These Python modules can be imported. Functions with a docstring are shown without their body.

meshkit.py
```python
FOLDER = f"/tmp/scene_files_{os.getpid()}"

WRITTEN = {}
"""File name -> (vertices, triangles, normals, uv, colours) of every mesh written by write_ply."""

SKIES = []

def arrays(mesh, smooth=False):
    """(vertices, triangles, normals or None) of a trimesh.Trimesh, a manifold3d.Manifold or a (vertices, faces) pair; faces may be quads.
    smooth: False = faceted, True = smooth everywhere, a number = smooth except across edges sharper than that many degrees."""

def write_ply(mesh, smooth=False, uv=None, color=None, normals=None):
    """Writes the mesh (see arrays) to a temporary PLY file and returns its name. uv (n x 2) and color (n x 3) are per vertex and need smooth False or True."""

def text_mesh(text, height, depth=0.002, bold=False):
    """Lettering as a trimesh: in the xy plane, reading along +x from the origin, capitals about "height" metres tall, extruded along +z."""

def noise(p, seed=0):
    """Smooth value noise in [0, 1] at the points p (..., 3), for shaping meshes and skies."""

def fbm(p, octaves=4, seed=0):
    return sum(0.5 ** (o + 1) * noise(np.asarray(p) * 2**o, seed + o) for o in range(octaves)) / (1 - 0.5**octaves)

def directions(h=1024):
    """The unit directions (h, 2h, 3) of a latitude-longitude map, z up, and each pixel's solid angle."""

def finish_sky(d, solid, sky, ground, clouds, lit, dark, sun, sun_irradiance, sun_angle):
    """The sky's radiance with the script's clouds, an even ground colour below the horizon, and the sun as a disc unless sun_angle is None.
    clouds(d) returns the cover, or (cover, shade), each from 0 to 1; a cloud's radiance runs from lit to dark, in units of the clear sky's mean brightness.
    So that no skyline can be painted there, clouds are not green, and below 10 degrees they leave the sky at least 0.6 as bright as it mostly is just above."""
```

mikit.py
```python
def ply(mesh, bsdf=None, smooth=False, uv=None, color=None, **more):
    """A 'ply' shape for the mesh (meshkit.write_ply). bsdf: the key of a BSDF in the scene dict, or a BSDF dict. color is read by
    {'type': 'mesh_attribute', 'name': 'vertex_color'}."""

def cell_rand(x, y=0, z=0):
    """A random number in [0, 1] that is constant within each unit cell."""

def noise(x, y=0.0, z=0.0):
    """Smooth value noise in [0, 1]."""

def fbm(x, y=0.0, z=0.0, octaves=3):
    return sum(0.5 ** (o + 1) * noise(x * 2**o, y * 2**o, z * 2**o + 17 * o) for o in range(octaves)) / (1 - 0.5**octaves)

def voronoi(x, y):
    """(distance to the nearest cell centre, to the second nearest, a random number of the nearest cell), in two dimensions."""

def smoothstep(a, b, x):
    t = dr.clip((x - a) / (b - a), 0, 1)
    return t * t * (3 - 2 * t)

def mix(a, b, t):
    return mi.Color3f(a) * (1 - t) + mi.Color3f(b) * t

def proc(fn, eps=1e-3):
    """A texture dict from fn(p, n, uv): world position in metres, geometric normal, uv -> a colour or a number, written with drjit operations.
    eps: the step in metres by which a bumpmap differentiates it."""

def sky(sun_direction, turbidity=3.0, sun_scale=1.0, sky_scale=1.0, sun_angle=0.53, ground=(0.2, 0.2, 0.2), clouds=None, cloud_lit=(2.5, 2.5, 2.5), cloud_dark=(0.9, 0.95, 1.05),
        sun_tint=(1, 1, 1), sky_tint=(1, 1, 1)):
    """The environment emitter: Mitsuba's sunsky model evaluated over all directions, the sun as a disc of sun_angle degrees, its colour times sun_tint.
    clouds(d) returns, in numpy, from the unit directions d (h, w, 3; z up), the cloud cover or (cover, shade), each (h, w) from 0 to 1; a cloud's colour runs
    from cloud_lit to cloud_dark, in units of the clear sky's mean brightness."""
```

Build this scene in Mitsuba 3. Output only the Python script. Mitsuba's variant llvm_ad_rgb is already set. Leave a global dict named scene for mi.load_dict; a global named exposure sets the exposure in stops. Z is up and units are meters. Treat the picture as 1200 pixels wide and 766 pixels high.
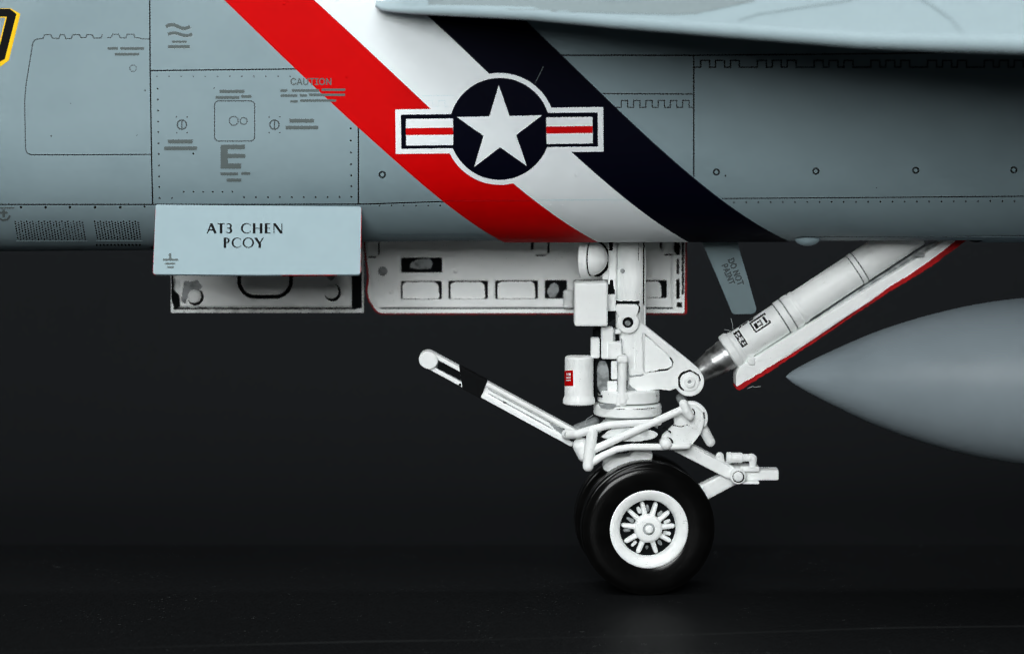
import math, random
import numpy as np, trimesh, mitsuba as mi, drjit as dr
import manifold3d as m3
import shapely
from shapely.geometry import Polygon, LineString, Point, MultiPolygon, box as sbox
from shapely import affinity
import mikit, meshkit
from mikit import proc, noise, fbm, smoothstep, mix

random.seed(7)
RNG = np.random.default_rng(7)
scene, labels = {}, {}
MM = 0.001
T = mi.ScalarTransform4f

# ------------------------------------------------------------------ camera, lamps, exposure (built in mm, written in metres)
exposure = 0.0
D = 3000.0                       # camera distance; there 1 unit of the 1200-wide layout = 1 mm
PITCH = math.radians(5.0)
FWD = np.array([0, math.cos(PITCH), -math.sin(PITCH)])
UP = np.array([0, math.sin(PITCH), math.cos(PITCH)])
ZT = 309.8                       # height of the point the camera aims at (wheel touches z = 0)
CAM = np.array([0, 0, ZT]) - D * FWD
AIM = np.array([0, 0, ZT])
FOV = 2 * math.degrees(math.atan(600 / D))
scene['camera'] = {'type': 'thinlens', 'fov': FOV, 'fov_axis': 'x', 'near_clip': 0.05, 'far_clip': 60.0,
                   'aperture_radius': 0.016, 'focus_distance': (D - 90) * MM,
                   'to_world': T().look_at(origin=(CAM * MM).tolist(), target=(AIM * MM).tolist(), up=[0, 0, 1])}


def softbox(key, pos, aim, w, h, rad, label):
    scene[key] = {'type': 'rectangle', 'to_world': T().look_at(origin=pos, target=aim, up=[0, 0.1, 1]) @ T().scale([w / 2, h / 2, 1]),
                  'bsdf': {'type': 'diffuse', 'reflectance': {'type': 'rgb', 'value': [0.5, 0.5, 0.5]}},
                  'emitter': {'type': 'area', 'radiance': {'type': 'rgb', 'value': rad}}}
    labels[key] = {'label': label, 'category': 'studio lamp'}


TINT = np.array([0.97, 1.0, 1.0])
softbox('studio_softbox', [-0.35, -1.9, 3.2], [0, 0, 0.35], 3.2, 1.6, (6.9 * TINT).tolist(), 'large white rectangular softbox lamp hanging above and in front of the model')
softbox('studio_softbox_001', [-0.5, -4.4, 1.70], [0, 0, 0.30], 2.2, 1.7, (15.0 * TINT).tolist(), 'wide white softbox lamp standing behind and above the camera')
softbox('added_backdrop_lamp', [0.0, 1.0, 2.6], [0, 3.0, 1.1], 2.6, 0.6, [17.0, 18.0, 19.0], 'long narrow lamp added out of view overhead to brighten the dark backdrop')  # added light to lift the backdrop; no such source is known

# ------------------------------------------------------------------ helpers
RIGHT = np.array([1.0, 0, 0])


def rays(p):
    p = np.atleast_2d(np.asarray(p, float))
    return FWD + np.outer((p[:, 0] - 600) / D, RIGHT) + np.outer((383 - p[:, 1]) / D, UP)


def P(px, py, Y=0.0):
    """Layout point (px, py) at depth Y -> world point in mm."""
    d = rays([px, py])[0]
    return CAM + d * ((Y - CAM[1]) / d[1])


def Rs(r, Y=0.0):
    return r * (1 + Y / D)


class Plane:
    def __init__(self, o, e1, e2):
        self.o, self.e1 = np.asarray(o, float), np.asarray(e1, float) / np.linalg.norm(e1)
        n = np.cross(self.e1, np.asarray(e2, float))
        self.n = n / np.linalg.norm(n)
        self.e2 = np.cross(self.n, self.e1)

    def uv(self, p):
        d = rays(p)
        t = ((self.o - CAM) @ self.n) / (d @ self.n)
        q = CAM + d * t[:, None] - self.o
        return np.stack([q @ self.e1, q @ self.e2], 1)

    def __call__(self, p):
        u = self.uv(p)
        return self.o + np.outer(u[:, 0], self.e1) + np.outer(u[:, 1], self.e2), np.broadcast_to(self.n, (len(u), 3))

    def at(self, u, v, w=0.0):
        return self.o + u * self.e1 + v * self.e2 + w * self.n


def PY(Y):
    return Plane([0, Y, 0], [1, 0, 0], [0, 0, 1])      # upright plane, normal towards the camera


def cyl_surface(p0, axis, r):
    p0, a = np.asarray(p0, float), np.asarray(axis, float) / np.linalg.norm(axis)

    def f(p):
        d, o = rays(p), CAM - p0
        dp, op = d - np.outer(d @ a, a), o - (o @ a) * a
        A, B, C = (dp * dp).sum(1), dp @ op, op @ op - r * r
        t = (-B - np.sqrt(np.maximum(B * B - A * C, 0))) / A
        x = CAM + d * t[:, None]
        n = x - p0
        n = n - np.outer(n @ a, a)
        return x, n / np.linalg.norm(n, axis=1, keepdims=True)
    return f


_count = {}


def key_for(parent, name):
    base = f'{parent}__{name}' if parent else name
    k = _count.get(base, 0)
    _count[base] = k + 1
    return base if k == 0 else f'{base}_{k:03d}'


SPLIT = ('ink_wash', 'pocket_floor', 'channel_line')


def put(parent, name, mesh, mat, smooth=False, label=None, kind=None, normals=None):
    if name in SPLIT and isinstance(mesh, m3.Manifold) and len(mesh.decompose()) > 1:
        return [put(parent, name, m, mat, smooth, label, kind) for m in mesh.decompose() if m.volume() > 0.15][0]
    key = key_for(parent, name)
    if isinstance(mesh, m3.Manifold):
        m = mesh.to_mesh()
        v, f = np.array(m.vert_properties[:, :3], float), np.array(m.tri_verts)
    elif isinstance(mesh, trimesh.Trimesh):
        v, f = np.array(mesh.vertices), np.array(mesh.faces)
    else:
        v, f = np.asarray(mesh[0], float), np.asarray(mesh[1], int)
    if normals is not None:
        path = meshkit.write_ply((v * MM, f), False, normals=normals)
        scene[key] = {'type': 'ply', 'filename': path, 'face_normals': False, 'bsdf': {'type': 'ref', 'id': mat}}
    else:
        scene[key] = mikit.ply(trimesh.Trimesh(v * MM, f, process=False), mat, smooth)
    if label or kind:
        labels[key] = {}
        if label: labels[key]['label'] = label
        if kind: labels[key]['kind'] = kind
    return key


def polys(g):
    if g.is_empty:
        return []
    if g.geom_type == 'Polygon':
        return [g]
    return [x for x in getattr(g, 'geoms', []) if x.geom_type == 'Polygon' and x.area > 1e-6] + [y for x in getattr(g, 'geoms', []) if x.geom_type in ('MultiPolygon', 'GeometryCollection') for y in polys(x)]


def tri2d(poly):
    v, f = trimesh.creation.triangulate_polygon(poly, engine='earcut')
    v = np.asarray(v)[:, :2]
    f = np.asarray(f)
    a = v[f]
    e, g = a[:, 1] - a[:, 0], a[:, 2] - a[:, 0]
    s = e[:, 0] * g[:, 1] - e[:, 1] * g[:, 0]
    f[s < 0] = f[s < 0][:, ::-1]
    return v, f


def smoothed(m, edge=2.0, it=4):
    """Softens the edges of a manifold, as thick paint on small parts does."""
    m = m.refine_to_length(edge)
    me = m.to_mesh()
    t = trimesh.Trimesh(np.array(me.vert_properties[:, :3], float), np.array(me.tri_verts), process=False)
    t.merge_vertices()
    trimesh.smoothing.filter_taubin(t, lamb=0.5, nu=0.52, iterations=it)
    return t


def plate(poly, pl, th, off=0.0):
    """A plate: layout polygon(s) on plane pl, its front `off` in front of it, its back th further behind."""
    out = []
    for g in (polys(poly) if not isinstance(poly, list) else [Polygon(poly)]):
        g = shapely.geometry.polygon.orient(g.buffer(0) if not g.is_valid else g)
        rings = [pl.uv(np.array(r.coords)[:-1]) for r in [g.exterior, *g.interiors]]
        cs = m3.CrossSection([np.asarray(r, float) for r in rings], m3.FillRule.EvenOdd)
        m = m3.Manifold.extrude(cs, th)
        M = np.zeros((3, 4))
        M[:, 0], M[:, 1], M[:, 2] = pl.e1, pl.e2, pl.n
        M[:, 3] = pl.o + pl.n * (off - th)
        out.append(m.transform(M))
    return m3.Manifold.batch_boolean(out, m3.OpType.Add) if len(out) > 1 else out[0]


def sph(p, r, n=16):
    return m3.Manifold.sphere(r, n).translate([float(x) for x in p])


def capsule(p0, p1, r0, r1=None, n=20):
    return m3.Manifold.batch_hull([sph(p0, r0, n), sph(p1, r0 if r1 is None else r1, n)])


def chain(pts, r, n=20):
    rr = np.broadcast_to(r, (len(pts),))
    return m3.Manifold.batch_boolean([capsule(pts[i], pts[i + 1], rr[i], rr[i + 1], n) for i in range(len(pts) - 1)], m3.OpType.Add)


def rev(p0, axis, prof, n=48):
    """Lathe: prof = [(t along axis, radius)...] closed at both ends."""
    p0, a = np.asarray(p0, float), np.asarray(axis, float) / np.linalg.norm(axis)
    b = np.cross(a, [0, 0, 1.0] if abs(a[2]) < 0.9 else [1.0, 0, 0])
    b /= np.linalg.norm(b)
    c = np.cross(a, b)
    ang = np.arange(n) * 2 * np.pi / n
    ring = np.outer(np.cos(ang), b) + np.outer(np.sin(ang), c)
    v, f = [], []
    for t, r in prof:
        v.append(p0 + a * t + ring * max(r, 1e-4))
    v = np.vstack(v)
    k = len(prof)
    i, j = np.meshgrid(np.arange(k - 1), np.arange(n), indexing='ij')
    q = np.stack([i * n + j, i * n + (j + 1) % n, (i + 1) * n + (j + 1) % n, (i + 1) * n + j], -1).reshape(-1, 4)
    f = np.vstack([q[:, [0, 1, 2]], q[:, [0, 2, 3]]])
    v = np.vstack([v, p0 + a * prof[0][0], p0 + a * prof[-1][0]])
    jj = np.arange(n)
    f = np.vstack([f, np.stack([jj * 0 + k * n, (jj + 1) % n, jj], 1), np.stack([jj * 0 + k * n + 1, (k - 1) * n + jj, (k - 1) * n + (jj + 1) % n], 1)])
    t = trimesh.Trimesh(v, f, process=False)
    if t.volume < 0:
        t.invert()
    return t


def cylm(p0, p1, r, n=40, ch=1.0, r1=None):
    p0, p1 = np.asarray(p0, float), np.asarray(p1, float)
    L = np.linalg.norm(p1 - p0)
    r1 = r if r1 is None else r1
    return rev(p0, p1 - p0, [(0, r - ch), (ch * 0.3, r - ch * 0.3), (ch, r), (L - ch, r1), (L - ch * 0.3, r1 - ch * 0.3), (L, r1 - ch)], n)


def rbox(x0, y0, x1, y1, Y0, Y1, r=2.5):
    """Rounded box: layout rectangle on its front plane Y0, back at Y1."""
    a, b = P(x0, y1, Y0), P(x1, y0, Y0)
    return m3.Manifold.batch_hull([sph((x, y, z), r, 16) for x in (a[0] + r, b[0] - r) for z in (a[2] + r, b[2] - r) for y in (Y0 + r, Y1 - r)])


def dens(xy, step):
    ls = LineString(xy)
    return np.array([ls.interpolate(d).coords[0] for d in np.linspace(0, ls.length, max(2, int(ls.length / step) + 1))])


def ragged(poly, amp, seed=0, step=1.2):
    """A hand-made edge: the outline wanders by amp."""
    out = []
    for g in polys(poly):
        c = dens(np.array(g.exterior.coords), step)[:-1]
        q = np.stack([c[:, 0] * 0.35, c[:, 1] * 0.35, np.full(len(c), seed * 3.7)], 1)
        dx, dy = meshkit.fbm(q, 2, seed) - 0.5, meshkit.fbm(q + 50, 2, seed + 9) - 0.5
        out.append(Polygon(np.stack([c[:, 0] + dx * amp * 2, c[:, 1] + dy * amp * 2], 1)).buffer(0))
    return shapely.unary_union(out)


def line(xy, w):
    return LineString(xy).buffer(w / 2, cap_style=2, join_style=2)


def sheet(parent, name, poly, surf, mat, off, cell=None, wall=0.0, label=None, kind=None):
    """A thin skin laid on a curved surface: layout polygon -> mesh `off` mm above it, with an edge wall."""
    V, F, base = [], [], 0
    W0, W1 = [], []
    for g in polys(poly):
        pieces = [g]
        if cell:
            x0, y0, x1, y1 = g.bounds
            pieces = []
            shapely.prepare(g)
            for i in range(int(x0 // cell[0]), int(x1 // cell[0]) + 1):
                for j in range(int(y0 // cell[1]), int(y1 // cell[1]) + 1):
                    c = sbox(i * cell[0], j * cell[1], (i + 1) * cell[0], (j + 1) * cell[1])
                    if g.intersects(c):
                        pieces += polys(c if g.contains(c) else g.intersection(c))
        for q in pieces:
            if q.area < 1e-4:
                continue
            v, f = tri2d(q)
            V.append(v); F.append(f + base); base += len(v)
        if wall:
            for r in [g.exterior, *g.interiors]:
                c = dens(np.array(r.coords), 6) if cell else np.array(r.coords)
                W0.append(c[:-1]); W1.append(c[1:])
    v2, f = np.vstack(V), np.vstack(F)
    x, n = surf(v2)
    pts, nrm = x + n * off, np.array(n)
    bad = ~np.isfinite(pts).all(1)
    if bad.any():
        f, pts = f[~bad[f].any(1)], np.where(bad[:, None], x[~bad][0], pts)
    a = pts[f]
    # layout y runs down the picture: flip so that faces look along the surface normal
    s = (np.cross(a[:, 1] - a[:, 0], a[:, 2] - a[:, 0]) * nrm[f[:, 0]]).sum(1)
    f[s < 0] = f[s < 0][:, ::-1]
    if wall:
        w0, w1 = np.vstack(W0), np.vstack(W1)
        xa, na = surf(w0); xb, nb = surf(w1)
        k, m = len(pts), len(w0)
        quad = np.vstack([xa + na * off, xb + nb * off, xb + nb * (off - wall), xa + na * (off - wall)])
        t = xb - xa
        wn = np.cross(t, na); wn /= np.linalg.norm(wn, axis=1, keepdims=True) + 1e-9
        i = np.arange(m)
        wf = np.vstack([np.stack([i, i + m, i + 2 * m], 1), np.stack([i, i + 2 * m, i + 3 * m], 1)]) + k
        pts, nrm, f = np.vstack([pts, quad]), np.vstack([nrm, wn, wn, wn, wn]), np.vstack([f, wf])
    return put(parent, name, (pts, f), mat, label=label, kind=kind, normals=nrm)


def text_poly(text, height, bold=False):
    t = meshkit.text_mesh(text, height, 1.0, bold)
    v, f = np.array(t.vertices), np.array(t.faces)
    top = f[(v[f][:, :, 2] > 0.5).all(1)]
    return shapely.unary_union([Polygon(v[x][:, :2]) for x in top]).buffer(0.002 * height)


def text_px(text, x, y, height, width=None, ang=0.0, bold=False):
    """Lettering as layout polygons (y down); (x, y) is the left end of the base line."""
    g = text_poly(text, height, bold)
    x0, _, x1, _ = g.bounds
    g = affinity.translate(g, -x0, 0)
    if width:
        g = affinity.scale(g, width / (x1 - x0), 1, origin=(0, 0))
    g = affinity.scale(g, 1, -1, origin=(0, 0))
    g = affinity.rotate(g, ang, origin=(0, 0))
    return affinity.translate(g, x, y)


# ------------------------------------------------------------------ materials
def principled(key, color, rough=0.4, spec=0.3, metallic=0.0, bump=None, clearcoat=0.0):
    c = color if isinstance(color, dict) else {'type': 'rgb', 'value': list(color)}
    b = {'type': 'principled', 'base_color': c, 'roughness': rough, 'specular': spec, 'metallic': metallic}
    if clearcoat:
        b['clearcoat'] = clearcoat
        b['clearcoat_gloss'] = 0.8
    if bump:
        b = {'type': 'bumpmap', 'arbitrary': {'type': 'proc', **bump[0]}, 'scale': bump[1], 'bsdf': b} if False else b
    scene[key] = {'type': 'twosided', 'bsdf': b}


def mottled(base, dark, amount, scale, speck=0.0, speck_col=(0.03, 0.035, 0.035), sscale=260.0, thr=0.80):
    base, dark = mi.Color3f(base), mi.Color3f(dark)

    def fn(p, n, uv):
        t = smoothstep(0.35, 0.8, fbm(p.x * scale, p.y * scale, p.z * scale, 3)) * amount
        c = mix(base, dark, t)
        if speck:
            s = smoothstep(thr, thr + 0.06, noise(p.x * sscale, p.y * sscale + 31, p.z * sscale)) * smoothstep(0.5, 0.7, noise(p.x * 55 + 7, p.y * 55, p.z * 55))
            c = mix(c, speck_col, s * speck)
        return c
    return proc(fn)


principled('m_grey', mottled((0.190, 0.255, 0.278), (0.166, 0.226, 0.248), 0.7, 14, 0.3, (0.40, 0.46, 0.48), 650, 0.945), 0.5, 0.1)
principled('m_blade', (0.135, 0.185, 0.20), 0.5, 0.15)
principled('m_shell', (0.16, 0.215, 0.24), 0.5, 0.1)
principled('m_door_grey', mottled((0.240, 0.318, 0.345), (0.222, 0.298, 0.325), 0.5, 25), 0.5, 0.1)
principled('m_lex', mottled((0.275, 0.35, 0.375), (0.25, 0.32, 0.345), 0.5, 8), 0.45, 0.15)
principled('m_lex_dark', (0.20, 0.245, 0.255), 0.5, 0.1)
principled('m_lex_line', (0.215, 0.275, 0.295), 0.5, 0.1)
principled('m_tank', mottled((0.222, 0.268, 0.296), (0.19, 0.232, 0.256), 0.7, 18, 0.5, (0.06, 0.07, 0.08), 480, 0.945), 0.45, 0.25)
principled('m_white', mottled((0.87, 0.89, 0.88), (0.80, 0.825, 0.815), 0.6, 40, 0.55, sscale=900.0, thr=0.90), 0.42, 0.25)
principled('m_white_gear', mottled((0.87, 0.89, 0.88), (0.76, 0.785, 0.775), 0.6, 60, 0.8, sscale=900.0, thr=0.86), 0.42, 0.25)
principled('m_white_dirty', mottled((0.78, 0.805, 0.795), (0.42, 0.44, 0.44), 0.9, 90, 0.9, sscale=800.0, thr=0.82), 0.45, 0.2)
principled('m_white_paint', mottled((0.655, 0.695, 0.71), (0.62, 0.66, 0.675), 0.5, 20), 0.5, 0.1)
principled('m_red', mottled((0.47, 0.0006, 0.0012), (0.43, 0.0006, 0.0012), 0.5, 20), 0.55, 0.03)
principled('m_red_edge', mottled((0.42, 0.003, 0.005), (0.24, 0.002, 0.004), 0.8, 120), 0.5, 0.12)
principled('m_navy', (0.0008, 0.0010, 0.0048), 0.6, 0.02)
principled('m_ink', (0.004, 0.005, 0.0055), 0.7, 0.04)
principled('m_ink_soft', (0.05, 0.062, 0.066), 0.7, 0.05)
principled('m_stencil', (0.085, 0.105, 0.105), 0.6, 0.06)
principled('m_black_decal', (0.003, 0.0035, 0.004), 0.6, 0.05)
principled('m_yellow', (0.78, 0.46, 0.006), 0.5, 0.08)
principled('m_pale', (0.50, 0.64, 0.68), 0.5, 0.1)
principled('m_tyre', mottled((0.0022, 0.0022, 0.0022), (0.0035, 0.0035, 0.0035), 0.8, 60, 0.5, (0.12, 0.13, 0.13), 800, 0.95), 0.16, 0.2)
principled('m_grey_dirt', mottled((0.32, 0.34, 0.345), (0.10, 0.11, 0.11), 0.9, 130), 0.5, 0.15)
principled('m_metal', mottled((0.50, 0.51, 0.51), (0.10, 0.10, 0.10), 1.0, 95), 0.36, 0.5, 0.9)
principled('m_hair', (0.35, 0.38, 0.38), 0.5, 0.2)

# ------------------------------------------------------------------ the setting: black table top sweeping up into a black backdrop
def floor_fn(p, n, uv):
    c = mi.Color3f(0.0056, 0.0060, 0.0064) * (0.85 + 0.3 * fbm(p.x * 2.2, p.y * 2.2, 0, 3)) * (0.8 + 0.4 * noise(p.x * 650, p.y * 300, 1))
    s = smoothstep(0.92, 0.96, noise(p.x * 420, p.y * 300, 3)) * smoothstep(0.55, 0.75, noise(p.x * 23, p.y * 23, 5))
    line_d = dr.abs(p.y + 0.30 - 0.13 * (p.x + 0.2) + 0.02 * noise(p.x * 5))
    st = (1 - smoothstep(0.001, 0.008, line_d)) * smoothstep(0.35, 0.8, noise(p.x * 6, p.y * 5, 9)) * 0.14
    return mix(c, (0.06, 0.065, 0.065), dr.minimum(s * 0.7 + st, 1))


principled('m_floor', proc(floor_fn), 0.46, 0.02)
principled('m_backdrop', (0.0068, 0.0074, 0.0080), 0.45, 0.04)
Y1, RB = 300.0, 2900.0
put(None, 'floor', (np.array([[x, y, 0] for y in (-6000, Y1) for x in (-6000, 6000)], float), np.array([[0, 1, 3], [0, 3, 2]])), 'm_floor')
labels['floor'] = {'label': 'black satin table top under the model', 'kind': 'structure'}
prof = [(Y1 + RB * math.sin(a), RB * (1 - math.cos(a))) for a in np.linspace(0, math.pi / 2, 40)] + [(Y1 + RB, 5200.0)]
v = np.array([[x, y, z] for y, z in prof for x in (-6000, 6000)], float)
f = np.vstack([[[2 * i, 2 * i + 1, 2 * i + 3], [2 * i, 2 * i + 3, 2 * i + 2]] for i in range(len(prof) - 1)])
put(None, 'backdrop', (v, f), 'm_backdrop', True)
labels['backdrop'] = {'label': 'dark charcoal studio backdrop curving up behind the model', 'kind': 'structure'}

# ------------------------------------------------------------------ the fuselage surface
JET = 'model_aircraft'
labels[JET] = {'label': 'grey plastic model jet with red, white and navy stripes standing on its white nose gear', 'category': 'model aircraft'}
FUS = JET + '__fuselage'
NEXP = 3.0
ZC = P(600, 120, -180)[2]
_bx = np.array([P(x, 300, -100)[0] for x in (-400, 0, 200, 300, 430, 560, 800, 1000, 1200, 1500)])
_bz = np.array([P(600, y, -80)[2] for y in (292, 291.5, 290, 288, 284, 282.5, 282, 281.5, 281, 281)])


def fus_params(x):
    W = 180 + 0.016 * x
    zb = np.interp(x, _bx, _bz)
    Hd = (ZC - zb) / 0.966
    return W, Hd


def fus_Y(x, z):
    W, Hd = fus_params(x)
    t = np.where(z < ZC, (ZC - z) / Hd, (z - ZC) / 330.0)
    t = np.clip(t, 0, 0.99999)
    return -W * (1 - t ** NEXP) ** (1 / NEXP)


def fus_normal(x, y, z):
    W, Hd = fus_params(x)
    h = np.where(z < ZC, Hd, 330.0)
    dz = (z - ZC) / h
    gz = np.sign(dz) * np.abs(dz) ** (NEXP - 1) / h
    gy = np.sign(y) * np.abs(y / W) ** (NEXP - 1) / W
    n = np.stack([np.zeros_like(gy), gy, gz], 1)
    return n / np.linalg.norm(n, axis=1, keepdims=True)


def S_fus(p):
    d = rays(p)
    Y = np.full(len(d), -180.0)
    for _ in range(60):
        q = CAM + d * ((Y - CAM[1]) / d[:, 1])[:, None]
        Y = 0.4 * Y + 0.6 * np.minimum(fus_Y(q[:, 0], q[:, 2]), -40.0)
    q = CAM + d * ((Y - CAM[1]) / d[:, 1])[:, None]
    return q, fus_normal(q[:, 0], Y, q[:, 2])


# base shell with an opening in the belly for the wheel well
BAY0, BAY1, BAYW = P(188, 300, 0)[0], P(1136, 300, 0)[0], 88.0
xs = np.unique(np.concatenate([np.linspace(P(-330, 0)[0], P(1540, 0)[0], 150), [BAY0, BAY1]]))
ph = np.linspace(0, 2 * np.pi, 241)[:-1]
cy, sy = np.cos(ph), np.sin(ph)
v = []
for x in xs:
    W, Hd = fus_params(x)
    yy = W * np.sign(cy) * np.abs(cy) ** (2 / NEXP)
    zz = np.where(sy > 0, 330.0, Hd) * np.sign(sy) * np.abs(sy) ** (2 / NEXP) + ZC
    v.append(np.stack([np.full_like(yy, x), yy, zz], 1))
k, n = len(xs), len(ph)
v = np.vstack(v)
F = []
for i in range(k - 1):
    inb = BAY0 - 1 <= xs[i] and xs[i + 1] <= BAY1 + 1
    for j in range(n):
        a, b = i * n + j, i * n + (j + 1) % n
        if inb and v[a, 2] < ZC and v[b, 2] < ZC and max(abs(v[a, 1]), abs(v[b, 1])) < BAYW:
            continue
        F += [[a, b, b + n], [a, b + n, a + n]]
c0, c1 = len(v), len(v) + 1
v = np.vstack([v, [xs[0], 0, ZC], [xs[-1], 0, ZC]])
for j in range(n):
    F += [[c0, (j + 1) % n, j], [c1, (k - 1) * n + j, (k - 1) * n + (j + 1) % n]]
put(JET, 'fuselage', (v, np.array(F)), 'm_shell', 35, label='grey fuselage side with dark panel lines, stencils and painted stripes')
# wheel well: five white walls
zb, zt = P(600, 279, -60)[2], P(600, 120, 0)[2]
well = trimesh.creation.box(extents=[BAY1 - BAY0, 2 * BAYW - 6, zt - zb])
well.apply_translation([(BAY0 + BAY1) / 2, 0, (zt + zb) / 2])
keep = well.face_normals[:, 2] > -0.5
put(JET, 'wheel_well', (np.array(well.vertices), np.array(well.faces)[keep]), 'm_white_dirty')

# ------------------------------------------------------------------ panel lines, fasteners -> skin panels
LW = 1.5
L = []                                             # (layout polyline, width)
def teeth(spans, ytop, ybase, x0, x1):
    pts = [(x0, ybase)]
    for a, b in spans:
        pts += [(a, ybase), (a, ytop), (b, ytop), (b, ybase)]
    return pts + [(x1, ybase)]

L += [([(175.4, -30), (176, 83), (178, 200), (179, 240)], 1.6), ([(176, 83), (260, 82), (352, 81)], 1.5)]
lp = [(176, 46)] + [(166, 46), (163, 44.5), (158, 44.5), (157, 40.5), (149, 40.5), (147.5, 45), (141, 44.5), (139, 40.5), (132, 40.5), (130, 44.5), (125.5, 44.5)]
L += [(lp, 1.0), ([(120, 40.5), (118.5, 45), (110, 45), (108, 41), (102, 41), (100.5, 44.5), (95, 44.5), (93.5, 41), (85.5, 41), (83.5, 45.5), (77, 45.5), (75.5, 41), (70.5, 41), (69, 45.5), (61.5, 45), (60, 41), (52.5, 41), (50.5, 45.5), (44, 46), (40.5, 47.5), (38.5, 51), (30.5, 100), (29, 120), (30, 174), (31.5, 179), (36, 181.5), (100, 181.5), (178, 181)], 1.2)]
L += [([(420, 149), (420, 239)], 1.6)]
L += [([(-40, 239.5), (100, 239.5), (300, 239.5), (430, 239), (520, 236)], 1.7)]
L += [([(846, 232.5), (1000, 231.5), (1240, 229.5)], 1.4)]
L += [([(813, 64), (813, 207)], 1.7), ([(655, 65), (813, 65), (1000, 63.5), (1240, 60)], 1.7)]
L += [([(706, 110), (813, 110.5)], 1.3)]
L += [(teeth([(728 + 14.4 * i, 735.5 + 14.4 * i) for i in range(6)], 118, 126, 716, 813), 1.2)]
sp = [(821 + 66.5 * g + 17.5 * i, 831.5 + 66.5 * g + 17.5 * i) for g in range(7) for i in range(3)]
L += [(teeth([s for s in sp if s[1] < 1240], 71, 79, 813, 1240), 1.7)]
L += [([(935, 277.5), (1100, 277), (1240, 276)], 1.0)]
rect = sbox(251.5, 118.5, 298.5, 165.5).buffer(-5).buffer(5)
L += [(list(rect.exterior.coords), 1.2)]
dots, rings = [], []
dots += [(184 + 14.2 * i, 89.7, 0.9) for i in range(12)]
dots += [(184.6 + 0.017 * (y - 90), y, 1.05) for y in (104, 116.7, 129.8, 142.6, 155, 168, 180.5, 193.7, 206.6, 219, 232)]
dots += [(411 + 0.01 * (y - 150), y, 1.2) for y in (150.6, 164.7, 178.8, 192.5, 205.5, 218, 230.5)]
dots += [(215.3 + 11.4 * i, 224.6, 1.0) for i in range(6)] + [(286 + 14.0 * i, 230.8, 1.1) for i in range(9)] + [(201.7, 232, 1.0)]
dots += [(860 + 14.3 * i, 236.8 - 0.004 * 14.3 * i, 1.05) for i in range(26)]
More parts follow.
